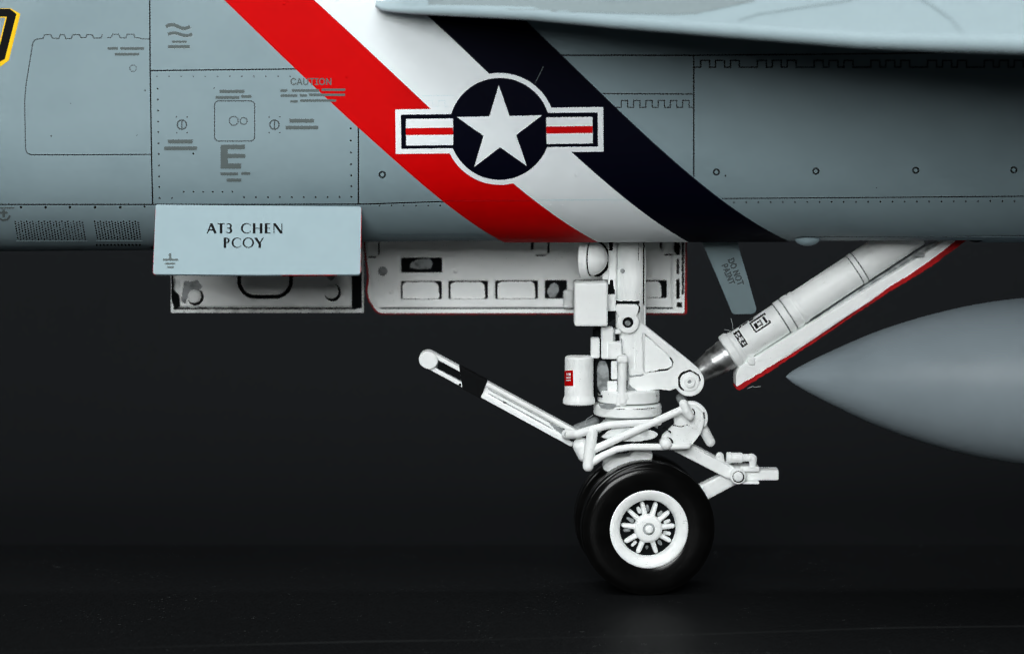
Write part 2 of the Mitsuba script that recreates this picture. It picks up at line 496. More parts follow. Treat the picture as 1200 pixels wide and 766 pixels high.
dots += [(444.7 + 14.25 * i, 240.6, 0.9) for i in range(6)]
dots += [(24.6, 242.6, 1.5), (53.5, 242.6, 1.5), (82, 242.6, 1.5), (111.5, 242.6, 1.6), (141, 242.6, 1.5), (169.5, 241.8, 1.2)]
for cx in (213.2, 321.7):
    rings.append((cx, 146.3, 5.4, 1.5))
    dots += [(cx + a, 146.3 + b, 0.9) for a in (-6.2, 6.2) for b in (-9, 9.2)]
    L.append(([(cx, 141), (cx, 151.6)], 1.4))
rings += [(274, 141.8, 5.3, 1.1), (285.6, 142, 4, 1.1), (156, 80.3, 3.8, 0.8), (448, 204.5, 3.3, 2.0)]
rings += [(x, y, 3.2, 1.9) for x, y in ((839.5, 201.5), (956, 200.5), (1073, 199.5), (1188, 199))]
dots += [(83, 121, 0.7), (60, 159.5, 1.0), (170, 106.2, 1.0), (160.5, 158.5, 0.7), (226.5, 180, 1.2), (850, 205.8, 1.1), (251, 103.5, 0.8), (1027, 220, 0.7)]

belly = [(-60, 287.5), (100, 287.5), (200, 286), (300, 284), (430, 280), (560, 279), (800, 278.5), (1000, 278), (1240, 277.5)]
side = Polygon([(-60, -40), (1240, -40)] + belly[::-1])
ink = shapely.unary_union([line(p, w) for p, w in L] + [Point(x, y).buffer(r, 6) for x, y, r in dots] + [Point(x, y).buffer(r + w / 2).difference(Point(x, y).buffer(r - w / 2)) for x, y, r, w in rings]).intersection(side)
soft = shapely.unary_union([sbox(-40, 30, 173.5, 179.5), sbox(205, 90, 345, 170), sbox(180, 86, 345, 93)])
sheet(FUS, 'panel_line', ink.buffer(0.5).difference(soft), S_fus, 'm_ink', 0.15, cell=(40, 10), kind='stuff', label='dark ink wash in the panel lines and rivet holes')
sheet(FUS, 'panel_line', ink.buffer(0.5).intersection(soft), S_fus, 'm_ink_soft', 0.15, cell=(40, 10), kind='stuff', label='fainter grey panel lines on the nose side')
for g in sorted(polys(side.difference(ink)), key=lambda g: -g.area):
    if g.area < 1.5:
        continue
    sheet(FUS, 'skin_panel' if g.area > 130 else 'fastener', g.simplify(0.05), S_fus, 'm_grey', 0.55, cell=(40, 9), wall=0.45)

# ------------------------------------------------------------------ stripes and national insignia
def paint(name, poly, mat, off, label=None):
    sheet(FUS, name, poly, S_fus, mat, off, cell=(40, 9), wall=0.15, label=label)

def edge(pts):
    """Smooth curve near the points."""
    from scipy.interpolate import splprep, splev
    p = np.array(pts, float)
    tck, _ = splprep(p.T, s=len(p) * 1.2, k=3)
    return np.stack(splev(np.linspace(0, 1, 120), tck), 1)

e1 = edge([(225, -37), (262, 0), (303, 40), (345, 79.7), (383, 115), (420, 149.3), (440, 168), (477, 200.5), (500, 219.5), (519, 234), (540, 251.5), (562, 269), (576, 277), (592, 281)])
e2 = edge([(327, -37), (367, 0), (404, 34), (440, 68), (470, 95), (499.5, 121.5), (550, 168), (602, 214.5), (624, 233), (646, 250), (662, 262), (680, 273), (702, 281)])
e3 = edge([(437, -37), (478, 0), (534, 50), (573, 86.5), (622, 132.5), (672, 179), (706, 209.5), (740, 239), (755, 250), (768, 260), (782, 270), (808, 281)])
e4 = edge([(548, -37), (588, 0), (642, 50), (700, 105), (740, 143), (776, 174.5), (812.5, 206.5), (836, 227), (858, 244.5), (876, 257), (895, 268), (926, 281)])
st = lambda a, b: Polygon(np.vstack([a, b[::-1]])).buffer(0)
RED, WHITE, NAVY = st(e1, e2), st(e2, e3), st(e3, e4)
paint('red_stripe', RED, 'm_red', 0.80, 'broad red diagonal stripe')
paint('white_stripe', WHITE, 'm_white_paint', 0.80, 'broad white diagonal stripe')
paint('navy_stripe', NAVY, 'm_navy', 0.80, 'broad navy diagonal stripe')

C0 = (585.6, 151.0)
disc = lambda r: Point(*C0).buffer(r, 48)
bar = lambda x0, y0, x1, y1: affinity.rotate(sbox(x0, y0, x1, y1), -0.65, origin=C0)
paint('insignia_border', ragged(shapely.unary_union([disc(65.2), bar(463.5, 127, 707, 179)]), 0.35, 1), 'm_white_paint', 1.05, 'white outline of the round insignia')
paint('insignia_field', ragged(shapely.unary_union([disc(59.4), bar(470, 133.2, 700.5, 173)]), 0.35, 2), 'm_navy', 1.25, 'navy disc and bars of the insignia')
R, r = 52.5, 52.5 * 0.382
cs_ = (585.6, 152.5)
star = Polygon([(cs_[0] + (R if i % 2 == 0 else r) * math.sin(math.radians(36 * i - 1.2)), cs_[1] - (R if i % 2 == 0 else r) * math.cos(math.radians(36 * i - 1.2))) for i in range(10)])
paint('insignia_star', ragged(star, 0.3, 3), 'm_white_paint', 1.45, 'white five-pointed star')
for x0, x1 in ((475.8, 531), (640.2, 694.5)):
    paint('insignia_bar', ragged(bar(x0, 138.3, x1, 169.3), 0.3, 4), 'm_white_paint', 1.45)
    paint('insignia_stripe', ragged(bar(x0, 149, x1, 157.2), 0.3, 5), 'm_red', 1.65)
sheet(FUS, 'scratch', ragged(line([(626.5, 98.5), (632, 88), (637, 77.5)], 0.7), 0.2, 6), S_fus, 'm_stencil', 1.6, cell=(40, 9))
# panel lines that show faintly through the paint
faint = [line([(440, 239), (520, 236)], 0.1)]
paint('grooved_line', shapely.unary_union([line([(521, 235), (640, 234.5)], 0.9)]).intersection(RED), 'm_red_edge', 0.92)
paint('grooved_line', shapely.unary_union([line([(600, 234.3), (760, 233.5)], 0.9), line([(495, 112.5), (540, 112)], 0.6), line(teeth([(500 + 14.4 * i, 507 + 14.4 * i) for i in range(2)], 118, 125, 495, 528), 0.5)]).intersection(WHITE).difference(disc(66)), 'm_pale', 0.92)
for q in ((676, 204.5, 3.0), (645, 240, 1.3), (659.3, 240.3, 1.3), (573, 21, 1.5), (333, 5, 1.6), (406, 90, 1.4)):
    if WHITE.contains(Point(q[:2])) or RED.contains(Point(q[:2])):
        c, nn = S_fus([q[:2]])
        put(FUS, 'rivet', rev(c[0] + nn[0] * 0.6, nn[0], [(0, q[2]), (0.5, q[2] * 0.85), (0.8, q[2] * 0.4), (0.85, 0.05)], 20), 'm_white_paint' if WHITE.contains(Point(q[:2])) else 'm_red', 50)

# ------------------------------------------------------------------ stencils, number, vents
def bars(lst, mat='m_stencil', name='stencil', label=None):
    g = shapely.unary_union([ragged(sbox(a, y - h / 2, b, y + h / 2), 0.25, int(a)) for a, b, y, h in lst])
    sheet(FUS, name, g, S_fus, mat, 1.0, cell=(40, 9), label=label)

bars([(126.5, 138.3, 57, 3), (141, 169, 57, 3), (134.5, 163.3, 63.8, 3)])
wav = lambda x0, x1, y, a: [(x0 + (x1 - x0) * t, y + a * math.sin(2 * math.pi * t)) for t in np.linspace(0, 1, 20)]
sheet(FUS, 'stencil', shapely.unary_union([line(wav(194.5, 223, 31.5, -2.2), 4), line(wav(197, 225.5, 40.5, -1.6), 3.6), sbox(201.5, 48, 219, 50.4), sbox(197, 53.2, 222.7, 56.8)]), S_fus, 'm_stencil', 1.0, cell=(40, 9))
sheet(FUS, 'stencil_offset', shapely.unary_union([line(wav(196, 224.5, 33, -2.2), 4), line(wav(198.5, 227, 42, -1.6), 3.6), sbox(203, 49.4, 220.3, 51.6), sbox(198.4, 54.6, 224, 58)]), S_fus, 'm_lex_line', 0.82, cell=(40, 9))  # slightly paler copy of the stencils above, offset beneath them
bars([(257.5, 286.5, 107.3, 3.6), (252.7, 280.7, 114.4, 3.4), (282.7, 294.8, 113.2, 3.2)])
bars([(197, 226, 165.8, 4.4), (192.6, 231, 173.8, 4.2)])
bars([(339.2, 368, 141.6, 4.4), (334.8, 373, 149.6, 4)])
bars([(258.7, 267, 183.7, 27.6), (262, 287.2, 172.2, 5.2), (262, 287.6, 182.6, 4.8), (262, 282.6, 194.5, 6), (258.5, 279, 203.6, 3.2), (283, 293.5, 203, 3.2), (266, 283, 210.8, 3.6)], label='grey stencilled letter E over three short bars')
sheet(FUS, 'stencil', text_px('CAUTION', 340.5, 99.6, 7.6, 48, 0, True), S_fus, 'm_stencil', 1.0, cell=(40, 9), label='grey lettering CAUTION')
bars([(328.5, 337, 106.3, 2.9), (342, 374, 106.2, 2.9), (377, 404.5, 105.4, 2.9), (329, 348.6, 112.2, 2.9), (351.4, 360, 112, 2.9), (362, 404.5, 111.3, 2.9), (340.5, 349, 119, 2.7), (351.5, 394, 118, 2.7)])
num = Polygon([(-14, 10.7), (11.8, 10.7), (19.5, 16.8), (5.8, 69.5), (0, 72.5), (-14, 74)], [[(-13, 19.7), (8.2, 20), (0.5, 52), (-4, 62), (-13, 62)]])
yel = Polygon([(-15, 10.2), (12.4, 10.2), (24, 16.6), (10.5, 71), (1, 78), (-15, 80)], [[(-13, 21), (6.5, 21), (-1, 52), (-5, 61), (-13, 61)]])
sheet(FUS, 'number_border', yel, S_fus, 'm_yellow', 0.85, cell=(40, 9), label='yellow outline of the large nose number')
sheet(FUS, 'number', num, S_fus, 'm_black_decal', 1.05, cell=(40, 9), label='black large nose number cut by the frame')
sheet(FUS, 'stencil', shapely.unary_union([sbox(-6, 242.4, 17, 244), sbox(3, 245, 6, 254), sbox(0, 247.5, 9, 250), line([(-3, 254), (3, 257.5), (9, 256.5), (12, 252)], 2.2)]), S_fus, 'm_stencil', 1.0, cell=(40, 9))


def vent(q, cols, rows, r, name='vent_grille'):
    q = [np.array(a, float) for a in q]
    outer = Polygon(q)
    sheet(FUS, name, outer, S_fus, 'm_grey', 0.75, cell=(40, 6), wall=0.2, label='perforated vent grille')
    holes = []
    for i in range(cols):
        for j in range(rows):
            u, w = (i + 0.5) / cols, (j + 0.5 + 0.5 * (i % 2)) / (rows + 0.5)
            c = (q[0] * (1 - u) + q[1] * u) * (1 - w) + (q[3] * (1 - u) + q[2] * u) * w
            holes.append(Point(*c).buffer(r * (1.0 if random.random() > 0.06 else 0.6), 3))
    sheet(FUS + '', name + '_hole', MultiPolygon([h for h in holes]), S_fus, 'm_ink', 0.95, kind='stuff')


vent([(16, 257.5), (98, 257.5), (102, 281), (19.5, 281)], 24, 8, 0.98)
vent([(109, 257.5), (163.5, 257.5), (166.5, 280.5), (113, 280.5)], 16, 8, 1.02)
sheet(FUS, 'vent_slot', shapely.unary_union([Polygon([(112 + i * 4.2, 285.2), (114.3 + i * 4.2, 285.2), (115 + i * 4.2, 287.2), (112.7 + i * 4.2, 287.2)]) for i in range(13)]), S_fus, 'm_ink', 0.8, kind='stuff')
sheet(FUS, 'vent_lip', shapely.unary_union([line([(19, 281.6), (102.5, 281.6)], 0.8), line([(112.5, 281.2), (167, 281.2)], 0.8)]), S_fus, 'm_pale', 1.0, cell=(40, 9))

# ------------------------------------------------------------------ wing root extension over the fuselage, nearer the camera
lx = np.array([440, 446, 455, 470, 487, 540, 620, 720, 787, 820, 858, 935, 1012, 1100, 1200, 1330, 1480, 1750, 2100], float)
ly = np.array([8.5, 12.6, 14.4, 15.8, 17, 19.5, 23.5, 33, 38.2, 41, 44, 50, 56, 59.5, 62.5, 66, 70, 76, 82], float)
xx = np.unique(np.concatenate([lx, np.linspace(440, 2100, 100)]))
yy = np.interp(xx, lx, ly)
sec = []
NS = 26
for a, b in zip(xx, yy):
    t = max(a - 440, 0) / 760
    Ye = -(192 + 470 * t ** 0.85)  # edge pushed outward, and on out of frame, to shade the fuselage side
    th = 3.0 + 14 * min(1, t * 9) ** 0.7 * (0.55 + 0.45 * min(1, t))     # thickness of the rounded edge
    e = P(a, b, Ye)
    cen = np.array([e[0], Ye + th / 2, e[2] + th / 2])
    slope = math.tan(math.radians(17))
    root = -120.0
    ring = []
    tt = np.linspace(0, 1, 9) ** 1.4
    top0 = cen + np.array([0, -th / 2 * math.sin(math.radians(17)), th / 2])
    for s_ in tt[::-1]:
        yv = top0[1] + (root - top0[1]) * s_
        ring.append([e[0], yv, top0[2] + (yv - top0[1]) * slope + 6 * math.sin(math.pi * s_) * t])
    for an in np.linspace(math.radians(90 + 17), math.radians(270), 9)[1:]:
        ring.append([e[0], cen[1] + th / 2 * math.cos(an), cen[2] + th / 2 * math.sin(an)])
    low = ring[-1]
    for s_ in tt[1:]:
        yv = low[1] + (root - low[1]) * s_
        ring.append([e[0], yv, low[2] + (yv - low[1]) * slope * 0.85])
    sec.append(ring)
sec = np.array(sec)
k, n = sec.shape[:2]
v = sec.reshape(-1, 3)
F = []
for i in range(k - 1):
    for j in range(n):
        a, b = i * n + j, i * n + (j + 1) % n
        F += [[a, b, b + n], [a, b + n, a + n]]
v = np.vstack([v, sec[0].mean(0), sec[-1].mean(0)])
for j in range(n):
    F += [[k * n, (j + 1) % n, j], [k * n + 1, (k - 1) * n + j, (k - 1) * n + (j + 1) % n]]
lex = trimesh.Trimesh(v, np.array(F), process=False)
if lex.volume < 0:
    lex.invert()
WING = put(JET, 'wing_extension', lex, 'm_lex', 40, label='pale grey wing root extension jutting out over the stripes')
# its top skin as a map from the layout
from scipy.interpolate import LinearNDInterpolator
tops = sec[:, :11].reshape(-1, 3)
tu, tv = np.meshgrid(np.linspace(0, 1, 11), np.arange(k), indexing='xy')
dv = tops - CAM
dep = dv @ FWD
pxs = np.stack([600 + D * (dv @ RIGHT) / dep, 383 - D * (dv @ UP) / dep], 1)
_lex = LinearNDInterpolator(pxs, tops)


def S_lex(p):
    q = _lex(np.asarray(p, float))
    nn = np.array([0.0, -0.28, 0.96])
    return q, np.broadcast_to(nn / np.linalg.norm(nn), q.shape)


def lexsheet(name, g, mat, off, label=None):
    ok = Polygon(np.vstack([np.stack([xx, yy - 3.0 - 3 * np.clip((xx - 440) / 200, 0, 1)], 1), [[1470, -60], [600, -60]]])).buffer(0)
    for g in polys(g.intersection(ok)):
        try:
            sheet(WING, name, g, S_lex, mat, off, cell=(25, 6), label=label)
        except Exception as ex:
            print('lexsheet', name, ex)


lexsheet('walkway', Polygon([(503, 13), (560, 13.5), (700, 15.5), (790, 18), (815, 17), (884, 2), (890, -8), (500, -8)]), 'm_lex_dark', 0.5, 'darker grey walkway patch')
lexsheet('panel_line', shapely.unary_union([line([(857, 40), (860, 31), (868, 24), (885, 18), (930, 11), (985, 3), (1010, -3)], 2.0), line([(1066, -6), (1090, 6), (1115, 24), (1130, 42), (1136, 54)], 3)]), 'm_lex_line', 0.5)
lexsheet('panel_patch', sbox(703, -4, 752, 2.5), 'm_lex_line', 0.8)

# ------------------------------------------------------------------ small blister and blade under the belly
b0, b1 = P(932, 281, -95), P(960, 281, -95)
bl = m3.Manifold.sphere(1, 28).scale([14.5, 9, 8.5]).translate(((b0 + b1) / 2 + [0, 0, 1.5]).tolist())
put(JET, 'blister', bl, 'm_grey', 40, label='small pale teardrop blister under the belly')
bp = PY(-24.0)
blade = plate(Polygon([(815, 268), (862, 268), (866, 290), (876.5, 326), (886.5, 361.5), (885.5, 366), (881, 368), (860.5, 368.5), (857.5, 366), (841, 326), (823.5, 285.5)]), bp, 5.0)
BLADE = put(JET, 'antenna_blade', smoothed(blade, 2.0, 2), 'm_blade', 45, label='grey tapered blade antenna lettered DO NOT PAINT')
sheet(BLADE, 'lettering', text_px('DO NOT', 853.0, 304.5, 7.0, 33, 68, True).buffer(0.12), bp, 'm_ink_soft', 0.6)
sheet(BLADE, 'lettering', text_px('PAINT', 845.5, 311.0, 7.0, 25, 68, True).buffer(0.12), bp, 'm_ink_soft', 0.6)

# ------------------------------------------------------------------ near gear door, hanging open towards the camera
dt, db = P(300, 240.5, -157), P(300, 321.5, -196)
DP = Plane(dt, [1, 0, 0], dt - db)
door_poly = Polygon([(182.5, 240.5), (184, 239.8), (300, 241), (421.5, 242.2), (423.3, 243.5), (422.2, 319), (420.5, 321.5), (300, 322), (181.5, 321.2), (179.3, 319.5)])
ND = put(JET, 'gear_door', plate(door_poly, DP, 3.5), 'm_door_grey', label='pale grey open nose gear door with a name lettered on it')
put(ND, 'red_edge', plate(ragged(door_poly.buffer(0.35).difference(sbox(170, 230, 430, 243)).difference(sbox(182, 319, 330, 330)).difference(sbox(395, 319.5, 424, 330)), 0.5, 3), DP, 2.2, -0.8), 'm_red_edge')
put(ND, 'inner_face', plate(door_poly.buffer(-1), DP, 1.2, -3.6), 'm_white')


def glyph(ch):
    """Flared roman capitals, thick and thin strokes; box of height 1 (y up), returns (polygon, advance)."""
    k, h = 0.215, 0.11                       # thick, thin
    ln = lambda a, b, w: LineString([a, b]).buffer(w / 2, cap_style=2)
    ell = lambda cx, cy, rx, ry: affinity.scale(Point(0, 0).buffer(1, 32), rx, ry, origin=(0, 0)).__class__(affinity.translate(affinity.scale(Point(0, 0).buffer(1, 32), rx, ry, origin=(0, 0)), cx, cy).exterior)
    U = shapely.unary_union
    if ch == 'A':
        return U([ln((0.05, 0), (0.40, 1.0), h), ln((0.38, 1.0), (0.76, 0), k), ln((0.18, 0.34), (0.62, 0.34), h)]).intersection(sbox(-1, 0, 2, 1)), 0.84
    if ch == 'T':
        return U([ln((0.31, 0), (0.31, 1), k), ln((0, 0.955), (0.62, 0.955), 0.09)]), 0.66
    if ch == '3':
        a = ell(0.24, 0.735, 0.25, 0.265).difference(ell(0.21, 0.735, 0.13, 0.185))
        b = ell(0.24, 0.28, 0.29, 0.28).difference(ell(0.20, 0.28, 0.145, 0.20))
        return U([a, b]).difference(sbox(-0.2, 0.17, 0.12, 0.86)).union(sbox(0.1, 0.48, 0.25, 0.56)), 0.66
    if ch == 'C':
        a = ell(0.5, 0.5, 0.48, 0.51).difference(ell(0.545, 0.5, 0.36, 0.435))
        return a.difference(Polygon([(0.62, 0.5), (1.2, 0.95), (1.2, 0.05)])).intersection(sbox(-1, -0.02, 0.86, 1.02)), 0.90
    if ch == 'H':
        return U([sbox(0.06, 0, 0.06 + k, 1), sbox(0.66, 0, 0.66 + k, 1), sbox(0.1, 0.47, 0.75, 0.55)]), 0.94
    if ch == 'E':
        return U([sbox(0.06, 0, 0.06 + k, 1), sbox(0.1, 0.91, 0.53, 1), sbox(0.1, 0.47, 0.5, 0.555), sbox(0.1, 0, 0.55, 0.09)]), 0.66
    if ch == 'N':
        return U([sbox(0.06, 0, 0.14, 1), sbox(0.74, 0, 0.82, 1), ln((0.12, 1.0), (0.76, 0.0), k)]).intersection(sbox(-1, 0, 2, 1)), 0.94
    if ch == 'P':
        return U([sbox(0.06, 0, 0.06 + k, 1), ell(0.28, 0.72, 0.31, 0.28).difference(ell(0.26, 0.72, 0.17, 0.20)).intersection(sbox(0.14, 0, 1, 1))]), 0.66
    if ch == 'O':
        return ell(0.52, 0.5, 0.51, 0.51).difference(ell(0.52, 0.5, 0.355, 0.435)), 1.06
    if ch == 'Y':
        return U([sbox(0.29, 0, 0.29 + k, 0.5), ln((0.0, 1.02), (0.36, 0.44), k), ln((0.39, 0.44), (0.72, 1.02), h)]).intersection(sbox(-1, 0, 2, 1)), 0.74
    return Polygon(), 0.42


def roman(text, x0, x1, ybase, h):
    out, x = [], 0.0
    for ch in text:
        g, a = glyph(ch)
        if not g.is_empty:
            out.append(affinity.translate(g, x, 0))
        x += a + 0.085
    g = shapely.unary_union(out)
    b = g.bounds
    s = (x1 - x0) / (b[2] - b[0])
    g = affinity.translate(g, -b[0], 0)
    return affinity.translate(affinity.scale(g, s, -h, origin=(0, 0)), x0, ybase)


sheet(ND, 'lettering', shapely.unary_union([roman('AT3 CHEN', 242.2, 331.3, 273.6, 11.8), roman('PCOY', 262.2, 309.3, 290.4, 11.8)]), DP, 'm_black_decal', 0.35, label='black name lettering AT3 CHEN PCOY')
sheet(ND, 'earth_symbol', shapely.unary_union([sbox(198, 296.8, 200.8, 304), sbox(191, 303.3, 208.8, 305.6), sbox(193.5, 308, 205.6, 310), sbox(196, 312.2, 203.8, 314.2)]), DP, 'm_stencil', 0.35)

# ------------------------------------------------------------------ far front door, white inside seen under the near one
FP = PY(84.0)
fd = Polygon([(200, 268), (426, 268), (426, 366.5), (200, 366.5)])
FD = put(JET, 'gear_door', plate(fd, FP, 5.0, -6.0), 'm_white_dirty', label='far front gear door showing its white inner face with black ink')
put(FD, 'rim', plate(fd.difference(sbox(204, 260, 416, 361.5)), FP, 5.5, -1.0), 'm_white_dirty')
put(FD, 'inner_panel', smoothed(plate(Polygon([(211, 270), (412, 270), (412, 358.5), (211, 358.5)]), FP, 7.0, 0.5), 4, 2), 'm_white', 40)
put(FD, 'ink_wash', plate(shapely.unary_union([ragged(sbox(203, 360.2, 418, 362.4), 0.7, 5), ragged(sbox(412.5, 318, 424, 361), 0.8, 6), ragged(Polygon([(200.5, 322), (203, 322), (204, 340), (210, 346), (211, 359), (204, 360.5), (201, 352)]), 0.8, 7)]), FP, 0.5, -0.2), 'm_ink')
loop = sbox(278, 286, 343.5, 350).buffer(-21).buffer(21)
put(FD, 'hatch_outline', plate(ragged(loop, 0.3, 8).difference(ragged(loop.buffer(-4.6), 0.35, 9)), FP, 0.6, 0.9), 'm_ink', label='thick black U-shaped outline on the far door')
for cx, cy, rr in ((388.5, 341.5, 8.5), (228, 347, 8.0)):
    q = P(cx, cy, 84)
    put(FD, 'boss', rev(q + [0, 2, 0], [0, -1, 0], [(0, rr), (4, rr), (5.5, rr - 1.5), (5.8, 0.1)], 32), 'm_white', 40)
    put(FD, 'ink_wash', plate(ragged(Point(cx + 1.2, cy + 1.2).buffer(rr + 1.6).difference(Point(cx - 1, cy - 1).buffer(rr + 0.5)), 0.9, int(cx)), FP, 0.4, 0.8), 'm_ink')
put(FD, 'ink_wash', plate(shapely.unary_union([ragged(Polygon([(216, 330), (232, 329), (238, 336), (232, 341), (221, 345), (218, 356), (212, 352)]), 1.6, 12), ragged(Point(388, 323).buffer(5), 0.6, 13)]), FP, 0.4, 0.75), 'm_grey_dirt')

# ------------------------------------------------------------------ far main door: white inner face with pockets
MP = PY(96.0)
md = Polygon([(429, 262), (428, 290), (430.5, 309), (432.5, 325), (430.5, 342), (433, 352), (441, 364), (446, 366.8), (802, 366.8), (803.5, 262)])
MD = put(JET, 'gear_door', plate(md, MP, 3.0, -7.0), 'm_white', label='far main gear door with rectangular pockets on its white inner face')
put(MD, 'red_edge', plate(ragged(md.buffer(2.4).difference(sbox(436, 250, 830, 315)).union(sbox(803.2, 262, 805.4, 368)), 0.5, 21), MP, 3.0, -8.0), 'm_red_edge', label='rough red paint along the rim of the far main door')
rim = md.difference(md.buffer(-4.6))
put(MD, 'rim', smoothed(plate(rim.difference(sbox(420, 250, 900, 270)), MP, 7.0, 0.0), 3, 2), 'm_white', 40)
inner = Polygon([(430, 264), (430, 300), (433, 316), (434.5, 330), (434, 345), (443, 360), (786.5, 360), (786.5, 264)])
pockets = [(469.8, 329.2, 517.8, 350.8, 5), (525.6, 328.8, 571.8, 350.5, 5), (580.2, 328.5, 630.5, 350.3, 5), (638.5, 328.2, 664.6, 350, 4), (672, 328, 706, 350, 4), (730, 328.2, 786, 349.3, 5)]
top_pocket = (470, 301.8, 518, 319.4, 3)
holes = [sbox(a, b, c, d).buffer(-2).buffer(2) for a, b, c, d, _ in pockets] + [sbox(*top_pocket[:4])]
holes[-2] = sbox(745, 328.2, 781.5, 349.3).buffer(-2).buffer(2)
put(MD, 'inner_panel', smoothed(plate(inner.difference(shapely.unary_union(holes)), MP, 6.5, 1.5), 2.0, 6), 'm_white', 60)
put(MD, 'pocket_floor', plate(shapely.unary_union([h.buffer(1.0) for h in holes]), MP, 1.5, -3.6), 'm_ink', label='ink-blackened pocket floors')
pads = [(471.8, 330.8, 514.6, 350.0), (528, 330.8, 568.6, 350), (583.2, 330.2, 627.5, 349.6), (641, 331.5, 654.8, 348.8), (674, 334, 700, 349), (748, 330.2, 775.5, 348.5)]
for i, (a, b, c, d) in enumerate(pads):
    g = Polygon([(a, d), (a, b + 2.5), (a + 5, b), (c - 5, b - 0.3), (c - 1.2, b + 3.5), (c, d - 2), (c - 1, d)]) if i != 3 else Polygon([(641, 341), (645, 334), (649.5, 331), (654.5, 334), (655, 341), (650, 348.5), (644, 348.5)])
    put(MD, 'pocket_pad', plate(ragged(g, 0.55, 30 + i), MP, 1.6, -2.0), 'm_white' if i != 3 else 'm_grey_dirt')
put(MD, 'pocket_pad', plate(ragged(Polygon([(480, 314), (482, 308), (490, 304.5), (503, 303), (507, 308), (505, 314.5), (492, 315.5)]), 1.0, 40), MP, 1.6, -2.0), 'm_grey_dirt')
put(MD, 'channel_line', plate(shapely.unary_union([ragged(sbox(444, 361.2, 786, 363.2), 0.3, 41), ragged(Polygon([(433.5, 349), (435.5, 349), (446, 361), (443, 362)]), 0.3, 42), ragged(sbox(756, 360.5, 790, 362), 0.3, 43)]), MP, 0.4, -3.0), 'm_ink_soft')
for i, (a, b, c, d) in enumerate([(792, 284, 797, 299), (793, 303, 796, 321), (792.5, 327, 796.5, 350), (799, 282, 801.5, 345), (793, 354, 799.5, 360)]):
    put(MD, 'ink_wash', plate(ragged(sbox(a, b, c, d), 0.9, 50 + i), MP, 0.5, 0.3), 'm_ink')
strip = put(MD, 'frame_strip', plate(Polygon([(789, 264), (801.8, 264), (801.8, 362), (789, 362)]), MP, 4.0, -0.4), 'm_white')
for a, b, c, d in ((429.5, 270, 442.5, 300.5), (625.5, 262, 641.5, 298.5), (776.5, 262, 790, 297.5)):
    put(MD, 'hinge_tab', rbox(a, b, c, d, 82, 94, 2), 'm_white', 40)
    put(MD, 'ink_wash', plate(shapely.unary_union([ragged(sbox(c, b + 14, c + 2.6, d - 2), 0.5, int(c)), ragged(sbox(a - (3.6 if a > 500 else 0), b + 14, a + (0 if a > 500 else 0.1), d - 6), 0.6, int(a)), ragged(sbox(a + 2, d, c - 2, d + 1.6), 0.4, int(d))]), MP, 0.5, 1.75), 'm_ink')
for cx, cy, rr in ((534, 317.5, 3.2), (458.5, 342, 3.0)):
    q = P(cx, cy, 94.5)
    put(MD, 'boss', rev(q, [0, -1, 0], [(0, rr), (1.2, rr * 0.9), (2.2, rr * 0.55), (2.6, 0.1)], 24), 'm_white', 50)
q = P(448.5, 317.8, 94.4)
put(MD, 'dimple', rev(q, [0, -1, 0], [(0, 5.6), (0.25, 5.4), (0.3, 0.1)], 28), 'm_grey_dirt', 40)
put(MD, 'latch', rbox(660, 340, 672, 361.5, 84, 95, 3), 'm_white_dirty', 40)

# ------------------------------------------------------------------ nose gear leg
LEG = JET + '__nose_gear_leg'
W_ = 'm_white_gear'
p_top, p_low = P(739, 262, 0), P(739, 470, 0)
put(LEG, 'outer_cylinder', rev(p_low + [0, 0, 40], [0, 0, 1], [(0, 15), (1, 17), (60, 17.2), (230, 17.4), (231, 10)], 48), W_, 40)
put(LEG, 'side_rail', rbox(712.5, 262, 723, 360, -12, 16, 2), W_, 40)
put(LEG, 'side_rail', rbox(705.5, 262, 714, 328, -6, 12, 2), W_, 40)
put(LEG, 'back_rail', rbox(750.5, 262, 757.3, 392, -8, 12, 2), W_, 40)
put(LEG, 'ink_wash', plate(shapely.unary_union([ragged(sbox(753.6, 284, 755.1, 357), 0.5, 61), ragged(sbox(747.2, 283, 748.6, 305), 0.5, 62)]), PY(-15.5), 0.6, 0), 'm_ink')
put(LEG, 'ink_wash', plate(shapely.unary_union([ragged(sbox(714, 283, 718, 294), 0.9, 63), ragged(Polygon([(715, 328), (718, 328), (721, 345), (714, 345)]), 0.8, 64), ragged(sbox(712.2, 352, 721, 374), 1.0, 65)]), PY(-13.5), 0.7, 0), 'm_ink')
q = P(729.5, 317.5, -17)
put(LEG, 'screw', rev(q, [0, -1, 0], [(0, 2.6), (1.2, 2.2), (1.4, 0.1)], 20), 'm_grey_dirt', 40)
put(LEG, 'connector', rbox(711, 345, 722, 365, -22, -6, 2), W_, 40)
# junction box
put(LEG, 'junction_box', rbox(672.9, 331.2, 712.6, 382.6, -42, -4, 3.0), 'm_white', 40, label='plain white box beside the top of the leg')
